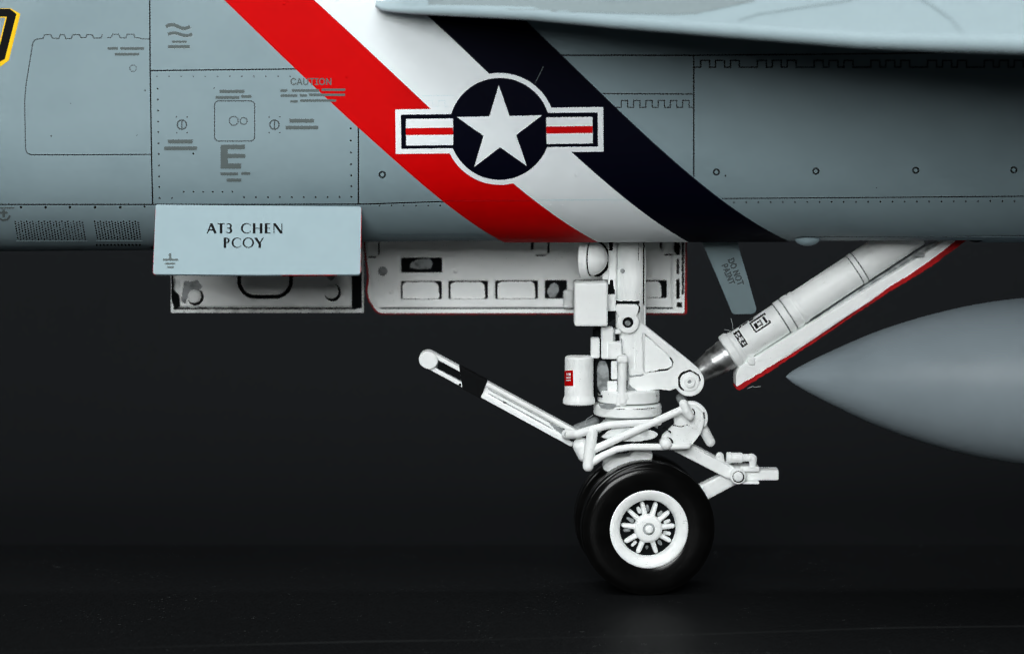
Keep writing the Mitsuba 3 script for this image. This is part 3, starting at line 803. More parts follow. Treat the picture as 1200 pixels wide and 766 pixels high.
# upper body and blocks
put(LEG, 'body', smoothed(m3.Manifold.batch_boolean([rbox(726, 380, 757, 446, -15, 16, 4), rbox(722, 356, 752, 392, -16, 14, 4)], m3.OpType.Add), 3, 4), W_, 60)
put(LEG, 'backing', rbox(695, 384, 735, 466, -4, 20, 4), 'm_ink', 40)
for (a, b, c, d, y0, mat) in ((704.5, 383.5, 719.2, 421, -24, W_), (692.3, 396, 703, 420.2, -20, W_), (713, 400.5, 729, 421, -29, W_), (716, 422.5, 727, 445, -20, W_), (711.5, 446.5, 728, 463, -22, W_)):
    put(LEG, 'valve_block', rbox(a, b, c, d, y0, y0 + 22, 2.5), mat, 40)
ov = affinity.scale(Point(706, 441).buffer(1, 24), 8, 20, origin=(706, 441))
put(LEG, 'oval_plate', smoothed(plate(ov.intersection(sbox(698, 422, 714.5, 460)), PY(-16), 8), 2, 3), 'm_grey_dirt', 50, label='dirty grey oval plate between the canister and the rod')
put(LEG, 'ink_wash', plate(shapely.unary_union([ragged(ov.buffer(2.4).difference(ov.buffer(-1)), 1.2, 70), ragged(Polygon([(719, 384), (724, 384), (726, 400), (719.5, 400)]), 1.0, 71), ragged(sbox(711, 420.5, 726, 423), 0.8, 72), ragged(sbox(700.8, 399, 704.5, 420), 0.8, 73), ragged(sbox(712, 421, 716, 446), 0.9, 74)]), PY(-15.2), 0.8, 0), 'm_ink')
put(LEG, 'ink_wash', plate(shapely.unary_union([ragged(sbox(723, 424, 724.6, 468), 0.8, 170), ragged(sbox(735, 424, 736.6, 462), 0.8, 171), ragged(sbox(727.6, 396, 729, 424), 0.8, 172), ragged(Polygon([(726, 416), (733, 414), (735, 418), (724, 418)]), 0.8, 173), ragged(sbox(719.5, 384, 721, 400), 0.6, 174)]), PY(-24), 0.8, 0), 'm_grey_dirt')
put(LEG, 'ink_wash', plate(shapely.unary_union([ragged(sbox(697.5, 424, 699.5, 470), 0.9, 175), ragged(sbox(700, 463, 722, 465), 0.7, 176), ragged(sbox(735, 462.5, 770, 464), 0.8, 177)]), PY(-19), 0.8, 0), 'm_ink')
put(LEG, 'clamp', rbox(719, 386, 728, 391.5, -22, -10, 1.5), W_, 40)
put(LEG, 'ink_wash', plate(ragged(sbox(720.5, 352.6, 749.5, 355.8), 0.9, 180), PY(-18.3), 0.8, 0), 'm_ink')
put(LEG, 'ink_wash', plate(shapely.unary_union([ragged(sbox(712.5, 333, 717, 345), 1.2, 181), ragged(Polygon([(713, 352), (720, 356), (721, 372), (714, 378)]), 1.2, 182), ragged(sbox(719.6, 392, 723, 404), 1.0, 183)]), PY(-16.6), 0.8, 0), 'm_ink')
put(LEG, 'ink_wash', plate(shapely.unary_union([ragged(sbox(703.2, 398, 705.6, 420), 0.9, 184), ragged(sbox(695, 420.4, 729, 422.6), 0.9, 185), ragged(sbox(714.6, 424, 716.8, 462), 0.8, 186), ragged(sbox(716, 445, 724, 447), 0.6, 187)]), PY(-17.2), 0.8, 0), 'm_ink')
# canister
cb, ct = P(678.5, 473.5, -20), P(678.5, 416, -20)
put(LEG, 'canister', rev(cb, [0, 0, 1], [(0, 16.5), (0.8, 18.2), (2, 18.9), (6, 18.7), (9.5, 17.2), (12, 16.9), (54, 16.7), (55.6, 16.0), (56.6, 14.5), (57, 0.1)], 56), W_, 35, label='white canister with a small red label on the front of the leg')
CS = cyl_surface(cb, [0, 0, 1], 16.95)
CAN = LEG + '__canister'
sheet(LEG, 'canister_label', Polygon([(661.8, 434.3), (671.4, 433.6), (671.8, 451.8), (662, 452)]), CS, 'm_red', 0.3, cell=(3, 6), label='red label with small white marks on the canister')
sheet(LEG, 'canister_mark', shapely.unary_union([sbox(664.2, 437, 665.6, 439.8), sbox(666.4, 436.8, 669.2, 440), sbox(663.8, 441.6, 669.2, 443.2), sbox(663.8, 444.6, 669.2, 446)]), CS, 'm_white_paint', 0.55, cell=(3, 6))
# rod in front
put(LEG, 'rod', smoothed(chain([P(729, 470, -33), P(729, 455, -33), P(729.5, 420, -33)], [6.5, 5, 5], 24), 2, 2), W_, True)
put(LEG, 'rod_head', rbox(723.2, 416.5, 736, 425.5, -40, -26, 2.5), W_, 40)
put(LEG, 'rod_foot', smoothed(plate(Polygon([(723, 462), (735, 460), (737, 466), (726, 476), (722, 476)]), PY(-38), 10), 2, 4), W_, 60)
# collar rings round the leg
cc = P(736.5, 484, 0)
put(LEG, 'collar', rev([cc[0], 0, P(736, 474.5, -38)[2]], [0, 0, 1], [(0, 34), (0.6, 36), (1.5, 36.5), (12.5, 36.5), (14, 35.8), (14.6, 34), (14.7, 0.1)], 64), W_, 35)
put(LEG, 'collar', rev([cc[0] - 1.2, 0, P(736, 491.5, -40)[2]], [0, 0, 1], [(0, 30), (0.4, 36), (1.6, 38.8), (3.6, 40), (12, 40), (14, 38.8), (14.8, 36), (15, 0.1)], 64), W_, 35)
put(LEG, 'ink_wash', plate(shapely.unary_union([ragged(Polygon([(702, 474), (720, 473), (723, 476), (722, 479.5), (704, 478)]), 0.9, 80)]), PY(-35.5), 1, 0), 'm_grey_dirt')
put(LEG, 'ink_wash', plate(ragged(line([(722, 479.2), (745, 479.5), (768, 477.8)], 0.7), 0.25, 81), PY(-39.6), 0.6, 0), 'm_ink_soft')
# lower leg under the collar
put(LEG, 'lower_drum', rev(P(737, 524, 0), [0, 0, 1], [(0, 25), (2, 30), (14, 34), (28, 34), (34, 28), (36, 20)], 56), 'm_white_dirty', 50)
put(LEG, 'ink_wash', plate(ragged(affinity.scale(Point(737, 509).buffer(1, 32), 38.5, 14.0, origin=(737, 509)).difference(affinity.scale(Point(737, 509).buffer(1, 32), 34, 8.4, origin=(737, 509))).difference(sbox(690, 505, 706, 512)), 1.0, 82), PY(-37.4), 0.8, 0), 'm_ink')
put(LEG, 'swivel_ring', smoothed(plate(ragged(affinity.scale(Point(737, 509).buffer(1, 40), 35, 9.6, origin=(737, 509)), 0.2, 83), PY(-37), 16), 2.5, 5), 'm_white_dirty', 60)
put(LEG, 'piston', rev(P(752, 560, 2), [0, 0, 1], [(0, 11), (45, 11)], 32), W_, 40)
put(LEG, 'axle_fork', smoothed(plate(Polygon([(706.5, 549), (708, 543), (718, 537), (738, 534.5), (742, 528), (763, 527.5), (765, 533), (764, 538), (740, 548), (722, 556), (710, 552)]), PY(-11), 34), 3, 4), W_, 60)
put(LEG, 'axle', cylm(P(759, 617, -26), P(759, 617, 36), 9), 'm_white_dirty', 40)
put(LEG, 'axle_strut', smoothed(plate(Polygon([(735, 545), (765, 540), (770, 620), (748, 625)]), PY(-7), 14), 3, 3), 'm_white_dirty', 50)
# lug ring and triangular drag truss
TP = PY(-17.0)
lug = shapely.unary_union([Point(736, 377.6).buffer(12.8, 32), Polygon([(721.8, 359), (724, 356.5), (746, 356.8), (748.8, 359.5), (748, 365), (745, 372), (726, 372), (722, 365)])]).buffer(-1).buffer(1)
put(LEG, 'lug', smoothed(plate(lug.difference(Point(736, 378).buffer(6.3, 32)), PY(-26), 12), 1.8, 4), W_, 60, label='round white lug with a dark hole')
put(LEG, 'lug_bore', rev(P(736, 378, -20), [0, -1, 0], [(0, 8), (1, 8), (1.2, 0.1)], 28), 'm_ink', 40)
put(LEG, 'lug_pin', rev(P(735.6, 378.4, -20.5), [0, -1, 0], [(0, 3.6), (2.5, 3.0), (3, 0.1)], 20), 'm_grey_dirt', 40)
put(LEG, 'ink_wash', plate(ragged(lug.buffer(1.6).difference(lug).intersection(sbox(715, 350, 752, 366)), 0.6, 85), PY(-17.8), 0.6, 0), 'm_ink')
out = shapely.unary_union([Polygon([(745, 384), (751, 378), (757, 382), (806, 421), (818, 431), (824, 440), (808, 447), (786, 457.5), (772, 456), (759, 458), (747, 462), (737, 464), (735, 440), (744, 430)]), Point(808, 447).buffer(17.2, 40)]).buffer(2).buffer(-2)
pocket = Polygon([(753, 389), (754.5, 437), (782, 434.3), (788, 430), (789.5, 424.5), (787, 419.5), (778, 411)]).buffer(-1.5).buffer(1.5)
put(LEG, 'drag_truss', smoothed(plate(out.difference(pocket), TP, 18, 1.0), 2.5, 4), W_, 60, label='triangular white bracket with a round pivot')
put(LEG, 'truss_web', plate(pocket.buffer(2), TP, 6, -4), W_)
put(LEG, 'ink_wash', plate(shapely.unary_union([ragged(line([(786, 419), (789.5, 425), (787.5, 430.5), (781, 434), (772, 435.2)], 3.0), 1.5, 90), ragged(line([(774, 435.0), (764, 436.4), (755, 437.6)], 2.2), 1.4, 91), ragged(line([(755, 392), (766, 400)], 1.0), 0.8, 93)]).intersection(pocket.buffer(0.4)), TP, 0.6, -3.6), 'm_ink')
put(LEG, 'ink_wash', plate(shapely.unary_union([ragged(line([(737, 441.5), (746, 440), (754, 438.6)], 2.0), 1.3, 95), ragged(Polygon([(737, 450), (741, 454), (749, 459), (744, 462), (737, 461)]), 0.9, 96)]), TP, 0.5, 1.3), 'm_grey_dirt')
put(LEG, 'pivot', rev(P(808, 447, -16), [0, -1, 0], [(0, 11.4), (3.5, 11.2), (4.3, 10.2), (4.4, 6.6), (7.5, 6.4), (8.2, 5.5), (8.3, 2.9), (6.5, 2.6), (6.5, 0.1)], 44), W_, 30)
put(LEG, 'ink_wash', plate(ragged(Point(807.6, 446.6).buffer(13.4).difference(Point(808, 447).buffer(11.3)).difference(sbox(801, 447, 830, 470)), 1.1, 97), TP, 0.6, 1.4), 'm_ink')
put(LEG, 'pivot_bore', rev(P(808, 447, -21.7), [0, -1, 0], [(0, 2.4), (0.8, 2.3), (0.9, 0.05)], 20), 'm_grey_dirt', 40)
# landing light
q = P(691.5, 302.5, -28)
q2 = np.array([0.97, -0.24, 0])
put(LEG, 'lamp_rim', rev(q - q2 * 10.5, q2, [(0, 20), (0.8, 22.6), (2.0, 23.6), (9.6, 23.6), (10.6, 23.0), (11, 20.5), (11, 0.1)], 56), W_, 35, label='rim of the round landing light')
put(LEG, 'lamp_seam', rev(q - q2 * 0.5, q2, [(0, 20.6), (1.8, 20.6), (2, 0.1)], 56), 'm_ink', 40)
put(LEG, 'lamp_shell', rev(q + q2 * 0.8, q2, [(0, 19.4), (1.2, 19.8)] + [(1.2 + 18.5 * math.sin(a), 19.8 * math.cos(a)) for a in np.linspace(0.06, math.pi / 2 * 0.995, 16)], 56), W_, 60, label='white domed back of the landing light')
put(LEG, 'lamp_glass', rev(q - q2 * 12, q2, [(0, 10), (1, 18), (2.2, 20.5)], 40), 'm_grey_dirt', 50)
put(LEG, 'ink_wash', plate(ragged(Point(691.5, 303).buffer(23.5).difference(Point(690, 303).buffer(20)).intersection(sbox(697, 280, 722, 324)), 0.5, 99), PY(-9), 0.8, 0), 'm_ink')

# ------------------------------------------------------------------ launch bar and its yoke
LB = JET + '__launch_bar'
LPn = PY(-14.0)
A0, u_, n_ = np.array([502.0, 421.5]), np.array([0.8797, 0.4756]), np.array([-0.4756, 0.8797])
loc = lambda pts: Polygon([tuple(A0 + u_ * s + n_ * t) for s, t in pts])
put(LB, 'rail', smoothed(plate(loc([(-6, -8.6), (0, -10.2), (195, -10), (195, -4.4), (8, -5.2), (-6, -5.2)]), LPn, 22, 0), 2.5, 3), W_, 60)
put(LB, 'rail', smoothed(plate(loc([(-4, 9.6), (196, 10), (196, 4.4), (8, 4.4), (-4, 5)]), LPn, 22, 0), 2.5, 3), W_, 60)
put(LB, 'web', plate(loc([(70, -6), (192, -6), (192, 6), (70, 6)]), LPn, 12, -3.5), W_)
put(LB, 'fork_web', plate(loc([(8, -6), (60, -6), (60, 6), (8, 6)]), LPn, 8, -8), 'm_grey_dirt')
put(LB, 'ink_wash', plate(shapely.unary_union([ragged(loc([(12, -4), (40, -5), (44, 3), (14, 4)]).difference(loc([(18, -1), (38, -2), (38, 2), (20, 3)])), 1.0, 110), ragged(loc([(176, -5), (192, -5), (194, 5), (186, 4), (182, -1)]), 1.2, 111), ragged(loc([(100, 0.6), (105, 0.4), (106, 2.6), (101, 2.8)]), 0.9, 113)]), LPn, 0.5, -3.0), 'm_ink')
put(LB, 'ink_wash', plate(shapely.unary_union([ragged(loc([(80, 1.2), (150, 1.0), (168, 2.2), (168, 2.9), (80, 1.9)]), 0.3, 112), ragged(loc([(78, -3.6), (190, -3.6), (190, -2.4), (78, -2.6)]), 0.3, 114), ragged(loc([(160, -2), (178, -4), (180, 3), (168, 1)]), 1.0, 115)]), LPn, 0.5, -3.0), 'm_grey_dirt')
tipg = affinity.rotate(affinity.scale(Point(502.0, 421.6).buffer(1, 32), 11.4, 10.2, origin=(502.0, 421.6)), 22, origin=(502.0, 421.6))
put(LB, 'roller', smoothed(plate(tipg, LPn, 28, 4.0), 2.0, 5), W_, 60, label='rounded white tip of the launch bar')
put(LB, 'black_band', smoothed(plate(loc([(35, -10.8), (72.6, -11), (75, 11), (51.5, 11)]), LPn, 24.6, 1.2), 2.5, 2), 'm_black_decal', 60, label='black painted band round the launch bar')
put(LB, 'pin', rev(P(539, 450.5, -14.2), [0, -1, 0], [(0, 1.6), (0.7, 1.4), (0.8, 0.1)], 14), 'm_ink', 40)
YK = JET + '__gear_yoke'
for s, yy_ in ((0, -41.0), (1, 34.0)):
    B = lambda a, b, dy=0: P(a, b, yy_ + dy)
    put(YK, 'arm', smoothed(chain([B(664, 508.6, 18 * (1 - 2 * s)), B(676, 508.5, 4), B(692, 503.5)], [6.0, 5.0, 4.8], 24), 2, 3), W_, True)
    put(YK, 'arm', smoothed(chain([B(692, 503.5), B(712, 498), B(735, 496.0), B(772, 494.5)], [4.8, 4.4, 4.2, 3.9], 24), 2, 2), W_, True)
    put(YK, 'horn', smoothed(chain([B(694.5, 505), B(691.5, 525), B(689.2, 546)], [6.2, 7.0, 6.4], 24), 2, 2), W_, True)
    put(YK, 'diagonal_rod', smoothed(chain([B(697, 526), B(798, 480, -3)], [4.7, 4.4], 24), 2.2, 1), W_, True)
    put(YK, 'lower_rod', smoothed(chain([B(694, 541), B(708, 532.8), B(723, 526), B(740, 523.4), B(775, 523.4), B(806, 522.5)], [4.9, 4.3, 4.1, 4.0, 4.0, 3.4], 24), 2, 2), W_, True)
    put(YK, 'cross_head', smoothed(chain([B(801, 473, -3), B(804, 481, -3), B(809, 488, -3)], [5.2, 6.0, 4.6], 24), 2, 2), W_, True)
put(YK, 'hub', smoothed(m3.Manifold.batch_hull([sph(P(681, 522, y), 10, 20) for y in (-26, 20)] + [sph(P(685, 533, y), 8.5, 20) for y in (-26, 20)]), 3, 1), W_, True)
put(YK, 'pin', rev(P(664, 508.6, -29.4), [0, -1, 0], [(0, 3.0), (0.6, 2.8), (0.7, 0.1)], 18), 'm_grey_dirt', 40)
put(YK, 'ink_wash', plate(shapely.unary_union([ragged(Polygon([(700, 510), (703, 506), (712, 502), (722, 500.5), (710, 506), (704, 512)]), 0.9, 190), ragged(Polygon([(702, 534), (716, 527), (726, 521), (722, 527), (708, 535)]), 0.8, 191), ragged(line([(722, 519), (740, 519.6), (760, 518.8), (770, 514)], 1.8), 1.2, 192), ragged(line([(776, 500), (782, 503), (786, 507)], 2), 1.2, 193)]), PY(-38.3), 0.6, 0), 'm_ink')
put(YK, 'rear_tube', chain([P(676, 502, 26), P(697, 493.5, 26)], 5.5), 'm_grey_dirt', True)
put(YK, 'rear_tube', chain([P(798, 466, 18), P(803, 474, 18)], 6), 'm_grey_dirt', True)
put(YK, 'knob', rev(P(780, 519, -36), [0, -1, 0], [(0, 7), (10, 6.8), (13, 5.6), (14.5, 3), (14.8, 0.1)], 32), W_, 40)
put(YK, 'ink_wash', plate(ragged(Point(781.5, 519.5).buffer(7.8).difference(Point(779.5, 518.5).buffer(7)), 0.8, 120), PY(-36.6), 0.6, 0), 'm_ink')

# ------------------------------------------------------------------ torque link behind the leg
TQ = JET + '__torque_link'
tear = shapely.unary_union([Point(808, 492).buffer(17.8, 40), Polygon([(783, 505), (776, 511), (772.8, 517), (774, 524), (782, 527), (798, 526), (811, 521), (821, 508), (824, 500), (800, 488)])]).buffer(2).buffer(-2)
put(TQ, 'side_plate', smoothed(plate(tear, PY(-31), 14), 2.2, 4), W_, 60, label='rounded teardrop plate at the back of the leg')
put(TQ, 'side_plate', smoothed(plate(tear, PY(16), 12), 2.5, 4), W_, 60)
put(TQ, 'cap_ring', smoothed(plate(Point(810, 490).buffer(19.8, 32).difference(Point(808, 493).buffer(17.5, 32)).intersection(sbox(806, 460, 840, 500)), PY(-27), 10), 2, 3), W_, 60)
put(TQ, 'ink_wash', plate(shapely.unary_union([ragged(line([(787, 495), (789, 498), (797, 499.5), (803, 498)], 1.0), 0.7, 130), ragged(line([(811, 478), (814, 483), (812, 489)], 1.2), 0.9, 131), ragged(Point(805, 497.5).buffer(0.9), 0.3, 132), ragged(line([(824.6, 483), (825.6, 490)], 1.4), 0.7, 133)]), PY(-31), 0.5, 0.3), 'm_ink')
put(TQ, 'stub', smoothed(m3.Manifold.batch_hull([sph(P(823, 500.5, -12), 6.4, 24), sph(P(832.5, 517.5, -12), 5.8, 24)]), 2, 2), W_, True)
put(TQ, 'upper_link', smoothed(plate(Polygon([(786, 516), (806, 518), (860, 547), (864, 553), (860, 561), (852, 560.5), (788, 527.5)]), PY(-18), 26), 2.6, 3), W_, 60)
put(TQ, 'link_edge', plate(Polygon([(812, 521.5), (856, 545.5), (855.4, 547), (811, 523)]), PY(-18.6), 1.0), 'm_white_dirty')
put(TQ, 'lower_link', smoothed(plate(Polygon([(790, 590), (806, 575), (825, 566.5), (858, 550), (867, 551), (866, 566), (858, 570), (833, 583.5), (800, 602)]), PY(-10), 20), 2.6, 3), W_, 60)
put(TQ, 'joint', rev(P(865, 558, -26), [0, 1, 0], [(0, 8), (0.6, 9), (1.6, 9.6), (36, 9.6), (37, 8)], 40), W_, 35)
put(TQ, 'joint_cap', rev(P(865, 558, -25.5), [0, -1, 0], [(0, 6), (2, 5.6), (2.8, 4.4), (3, 0.1)], 30), W_, 40)
put(TQ, 'ink_wash', plate(ragged(Point(865.3, 558.4).buffer(6.9).difference(Point(865, 558).buffer(6.0)), 0.35, 140), PY(-26), 0.5, 0.3), 'm_ink')
put(TQ, 'damper_arm', rbox(872, 550.5, 913, 563, -14, 8, 2.2), W_, 40)
put(TQ, 'damper_cap', rbox(889, 548.6, 912, 556, -2, 12, 1.6), 'm_white_dirty', 40)
put(TQ, 'bracket', rbox(868, 546.8, 890, 552.6, -20, 12, 1.2), W_, 40)
put(TQ, 'bracket', rbox(870, 564.4, 890, 567.2, -20, 12, 1.0), W_, 40)
v0 = P(851, 536, -14)
put(TQ, 'valve', rev(v0, [1, 0, 0], [(0, 5), (0.6, 6.8), (5.6, 6.8), (6.4, 6.1), (18.5, 6.1), (19, 5.4), (19.4, 4.6), (27, 4.4), (27.5, 4.8), (32, 4.8)], 36), W_, 30, label='small white valve standing above the link joint')
put(TQ, 'elbow', smoothed(chain([P(880, 536, -14), P(882.2, 537, -14), P(882.2, 546, -14)], [5.2, 5.0, 4.0], 20), 1.6, 2), W_, True)
put(TQ, 'knob', smoothed(chain([P(843.5, 534, -14), P(846, 544, -14)], [4.8, 3.6], 20), 1.6, 2), W_, True)

# ------------------------------------------------------------------ nose wheels
WC = P(758.3, 617, -30)
STEER = math.radians(4.5)
put_ = put
def wheel(yc, first):
    K = JET + '__nose_wheel' + ('' if first else '_001')
    c = np.array([WC[0], WC[1], WC[2]]) + (0 if first else 70) * np.array([-math.sin(STEER), math.cos(STEER), 0])
    ax = [0, -1.0, 0]
    R3 = trimesh.transformations.rotation_matrix(STEER, [0, 0, 1], c)

    def put(par, name, m, mat, smooth=False, label=None, kind=None):
        if isinstance(m, m3.Manifold):
            m = m.transform(R3[:3])
        else:
            m = m.copy()
            m.apply_transform(R3)
        return put_(par, name, m, mat, smooth, label, kind)
    r0 = WC[2]                       # the tyre rests on z = 0
    hp = [(17, 44), (18, 46.4), (18.6, 48), (19.0, 51), (19.8, 56), (20.2, 62), (19.8, 67.5), (18.6, 71.2), (17.0, 73.6), (15.6, 75.4), (15.0, 77.2), (14.2, r0 - 2.0), (13.0, r0 - 1.1), (10, r0 - 0.5), (5.6, r0 - 0.2), (5.2, r0 - 1.8), (4.2, r0 - 1.8), (3.8, r0)]
    tp = [(-a, b) for a, b in hp] + hp[::-1]
    put(K, 'tyre', ring_rev(c, ax, tp, 120), 'm_tyre', 40, label='black rubber nose tyre' if first else None)
    # rim: outer ring with rolled lip and dish
    put(K, 'rim', rev_open(c, ax, [(15, 46.6), (17.5, 46.2), (18.8, 45), (19, 43.6), (18.6, 41), (17.6, 38), (16, 35.2), (14, 33.6), (4, 32.6)], 96), W_ if first else 'm_white_dirty', 40, label='white wheel rim')
    put(K, 'dish', rev(c, ax, [(-16, 44), (2, 44), (4.2, 34), (4.2, 0.1)], 64), 'm_ink', 30, label='ink-blackened dish behind the spokes')
    put(K, 'hub', rev(c, ax, [(2, 16.5), (13, 16.4), (15.2, 15.8), (16.6, 14.4), (17.2, 12.6), (17.4, 7.6), (16.2, 7.0), (16.0, 4.9), (19.4, 4.4), (20.4, 3.4), (20.6, 0.1)], 56), W_, 30)
    rr = random.Random(3)
    for i, deg in enumerate((4, 37, 72, 103, 137, 173, 211, 248, 289, 329)):
        a = math.radians(deg)
        d_ = np.array([math.cos(a), 0, math.sin(a)])
        put(K, 'spoke', smoothed(m3.Manifold.batch_hull([sph(c + d_ * 15 + [0, -11, 0], 2.9, 16), sph(c + d_ * 28.5 + [0, -9.5, 0], 2.5, 16), sph(c + d_ * 15 + [0, -5, 0], 3.3, 16), sph(c + d_ * 29.5 + [0, -4, 0], 2.7, 16)]), 2, 1), W_ if first else 'm_white_dirty', True)
        a += math.radians(17 + rr.uniform(-5, 3))
        d_ = np.array([math.cos(a), 0, math.sin(a)])
        put(K, 'bolt', m3.Manifold.batch_hull([sph(c + d_ * (20.5 + rr.uniform(0, 2)) + [0, -6.5, 0], rr.uniform(1.8, 3.0), 12), sph(c + d_ * (26 + rr.uniform(-3, 2)) + [0, -5.5, 0], rr.uniform(1.4, 2.6), 12)]), 'm_white_dirty' if i % 3 == 0 else 'm_grey_dirt', True)
    put(K, 'hub_recess', ring_rev(c, ax, [(15.0, 4.6), (16.3, 4.6), (16.3, 7.1), (15.0, 7.1)], 40), 'm_grey_dirt', 30)
    if first:
        put(K, 'ink_wash', plate(ragged(Point(758.9, 619.7).buffer(6.9).difference(Point(758.9, 619.7).buffer(5.2)).difference(sbox(757, 610, 763, 618)), 0.5, 160), PY(yc - 16.2), 0.4, 0), 'm_grey_dirt')


def rev_open(c, ax, prof, n):
    """A lathed ring, closed through its back."""
    t = rev(c, ax, prof, n)
    return t


def ring_rev(c, ax, prof, n):
    t = rev(c, ax, prof + [prof[0]], n)
    return trimesh.Trimesh(t.vertices, t.faces[:-2 * n], process=False)


rev_open = lambda c, ax, prof, n: ring_rev(c, ax, prof, n)
wheel(-30.0, True)
wheel(40.0, False)

# ------------------------------------------------------------------ drag brace
DB = JET + '__drag_brace'
YB = -4.0
a0 = P(852.5, 414.5, YB)
ax_end = P(1052, 283.5, YB)
axis = (ax_end - a0) / np.linalg.norm(ax_end - a0)
put(DB, 'barrel', rev(a0, axis, [(16, 18.2), (18, 19.2), (19, 19.3), (74.5, 19.3), (75, 18.7), (75.8, 18.7), (76.2, 20.6), (80, 20.9), (84, 20.6), (84.3, 19.4), (85.4, 19.4), (85.8, 20.9), (90, 21.2), (94.6, 20.9), (95, 19.4), (96.2, 19.4), (96.6, 20.6), (101, 20.6), (101.6, 19.4), (177, 19.4), (177.4, 18.9), (178, 18.9), (178.4, 20.0), (183.5, 20.0), (184, 18.9), (184.8, 18.9), (185.2, 19.4), (262, 19.2), (262.5, 18.5), (263.4, 18.5), (264, 18.6), (290, 14), (330, 13), (331, 5)], 72), W_, 25, label='white cylindrical drag brace barrel with raised bands')
put(DB, 'groove', rev(a0, axis, [(84.5, 19.7), (84.6, 20.2), (85.2, 20.2), (85.3, 19.7)], 60), 'm_ink_soft', 30)
for t_ in (75.4, 95.6, 177.7, 184.4, 262.9):
    put(DB, 'groove', rev(a0, axis, [(t_ - 0.5, 18.0), (t_ - 0.4, 19.35 if t_ < 250 else 18.9), (t_ + 0.4, 19.35 if t_ < 250 else 18.9), (t_ + 0.5, 18.0)], 60), 'm_ink_soft', 30)
put(DB, 'collar', rev(a0, axis, [(0.5, 16), (1, 21), (2.6, 22.6), (9, 22.8), (11, 21.8), (12, 20.6), (15, 20.4), (17, 19.6), (17.5, 17)], 60), W_, 30)
put(DB, 'piston_rod', rev(a0, -axis, [(-2, 18), (0, 18.8), (5, 18.6), (7, 17.6), (19, 17.0), (21, 16.0), (30, 14.4), (38, 13.0), (50, 12.4), (52, 7)], 56), 'm_metal', 30, label='scuffed bare metal piston rod')
BS = cyl_surface(a0, axis, 19.35)
uA = np.array([0.836, -0.549]); nA = np.array([0.549, 0.836])
O2 = np.array([852.5, 414.5])
lq = lambda pts: Polygon([tuple(O2 + uA * s + nA * t) for s, t in pts])
def q4(s0, t0, s1, t1): return lq([(s0, t0), (s1, t0), (s1, t1), (s0, t1)])
plate_mark = q4(41, -16, 63, -2.2)
sheet(DB, 'placard', plate_mark.difference(q4(42.6, -14.3, 61.4, -3.9)).union(q4(57.2, -13, 60, -5)).union(q4(44.2, -12, 48, -5.5)).union(q4(48.6, -12.1, 52.4, -10.6)).union(q4(48.6, -7.4, 52.4, -5.9)).union(q4(52.6, -12.5, 54, -5.4)), BS, 'm_black_decal', 0.35, cell=(8, 8), label='black outlined placard on the barrel')
chk = q4(18.5, -16, 26.5, 3.5)
lights = shapely.unary_union([q4(19.8, -13.5, 21.5, -9.5), q4(22.8, -14.5, 24.6, -10), q4(21.2, -8.8, 22.8, -4), q4(19.6, -6.5, 20.8, -2), q4(23.8, -8, 25.2, -3), q4(21, -1.5, 22.4, 2), q4(23.4, -1, 25, 1.5)])
sheet(DB, 'placard', chk.difference(lights), BS, 'm_black_decal', 0.35, cell=(6, 6), label='black patch with white flecks by the collar')
sheet(DB, 'placard', shapely.unary_union([q4(28, -18.6, 31.5, -17.2), q4(33, -18.6, 40, -17.4), q4(42, -18.8, 48, -17)]), BS, 'm_black_decal', 0.35, cell=(6, 3))
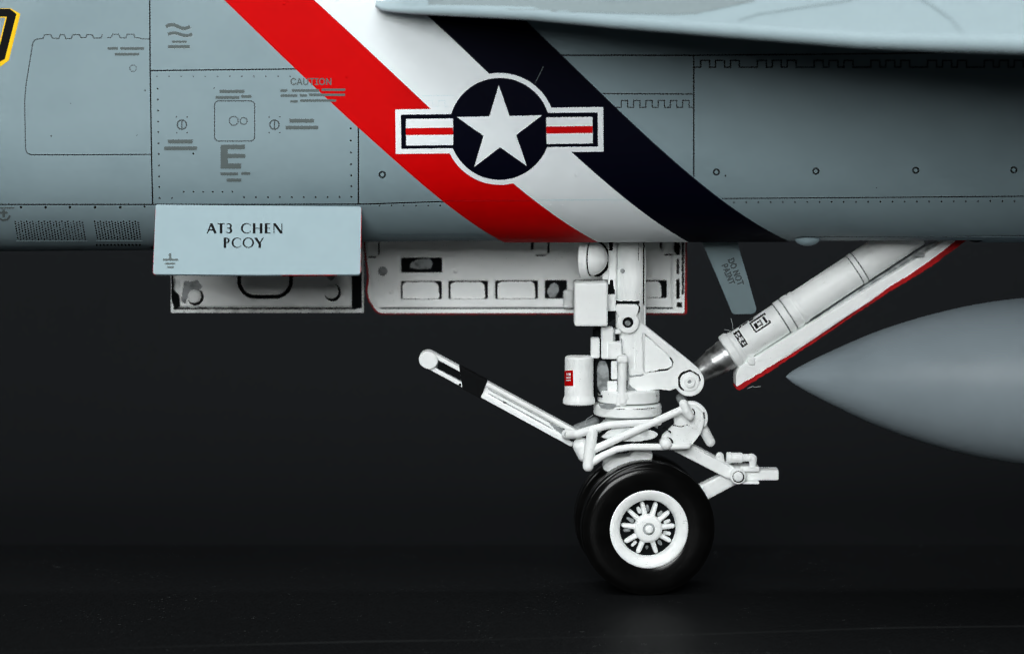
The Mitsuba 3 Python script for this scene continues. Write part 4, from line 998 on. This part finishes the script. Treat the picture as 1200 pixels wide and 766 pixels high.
# door fixed along the brace
DD_P = PY(-20.0)
ddw = Polygon([(862.6, 452), (862.4, 440), (864.5, 433), (870, 427.5), (878, 423.5), (940, 385), (1113, 279), (1140, 262), (1156, 259), (1124, 280), (1086, 311), (1040, 340), (1000, 366), (950, 400), (900, 433), (866, 455)])
BD = put(JET, 'gear_door', smoothed(plate(ddw, DD_P, 40, 0), 5, 2), 'm_white', 50, label='white door with a red edge fixed along the slanting drag brace')
ddr = Polygon([(861.8, 454), (880, 443.5), (900, 431), (926, 415.5), (953, 398.5), (985, 377.5), (1017, 355.5), (1041, 337), (1068, 320.5), (1100, 298), (1121, 281), (1150, 262), (1158, 267), (1131.5, 282.5), (1086, 315.5), (1040, 343.5), (1000, 369.5), (950, 403.5), (900, 436.5), (865.5, 458)])
put(BD, 'red_edge', plate(ragged(ddr, 0.9, 150, 2.0), DD_P, 41, 0.8), 'm_red_edge', label='rough bright red edge of the slanting door')
put(BD, 'bracket', rbox(876.5, 418.5, 885, 428, -23, -8, 2), W_, 40)
put(BD, 'bracket', rbox(1072, 297, 1084, 302, -23, -8, 1.5), 'm_grey_dirt', 40)
put(BD, 'gap_shade_strip', plate(Polygon([(884, 420.5), (1010, 337), (1086, 288), (1100, 283), (1100, 287), (1013, 343), (890, 417.5)]), PY(-8), 12, 0), 'm_grey_dirt')  # dark strip standing in for the shade between barrel and door
# fine paint hairs
def hair(par, pts, r=0.35):
    put(par, 'paint_hair', chain([P(*q) for q in pts], r, 6), 'm_hair', True)
hair(DB, [(859, 386, -20), (858.5, 380, -22), (856.5, 373, -22)]); hair(DB, [(857, 388, -20), (852, 386.5, -21), (849, 386, -21)])
hair(BD, [(876, 455, -22), (882, 452.5, -22), (885, 453.5, -22), (891, 452.5, -22)], 0.4)
hair(LEG, [(695, 486, -42), (687, 491, -42), (686, 497, -42)], 0.3)

# ------------------------------------------------------------------ fuel tank under the belly
tip = P(921, 441.2, -10)
tk = [(0, 0.2), (0.6, 1.2), (3, 3.4), (8, 7.4), (15, 11.6), (25, 17.2), (37, 23.4), (55, 32.2), (76, 42), (100, 52.5), (124, 61.6), (150, 70.2), (170, 76.2), (200, 84), (225, 89.4), (255, 94.4), (280, 97.4), (310, 99.6), (345, 101), (400, 101.6), (640, 101.6), (680, 95)]
tt = np.concatenate([np.linspace(0, 60, 30), np.linspace(62, 680, 60)])
from scipy.interpolate import PchipInterpolator
pr = PchipInterpolator([a for a, _ in tk], [b for _, b in tk])(tt)
put(None, 'fuel_tank', rev(tip, [1, 0, -0.018], list(zip(tt, pr)), 128), 'm_tank', 60)
labels['fuel_tank'] = {'label': 'smooth grey pointed fuel tank hung under the belly behind the nose gear', 'category': 'fuel tank'}
pyl = trimesh.creation.box(extents=[260, 26, 120])
pc = P(1420, 310, -6)
pyl.apply_translation(pc)
put(JET, 'tank_pylon', pyl, 'm_grey')
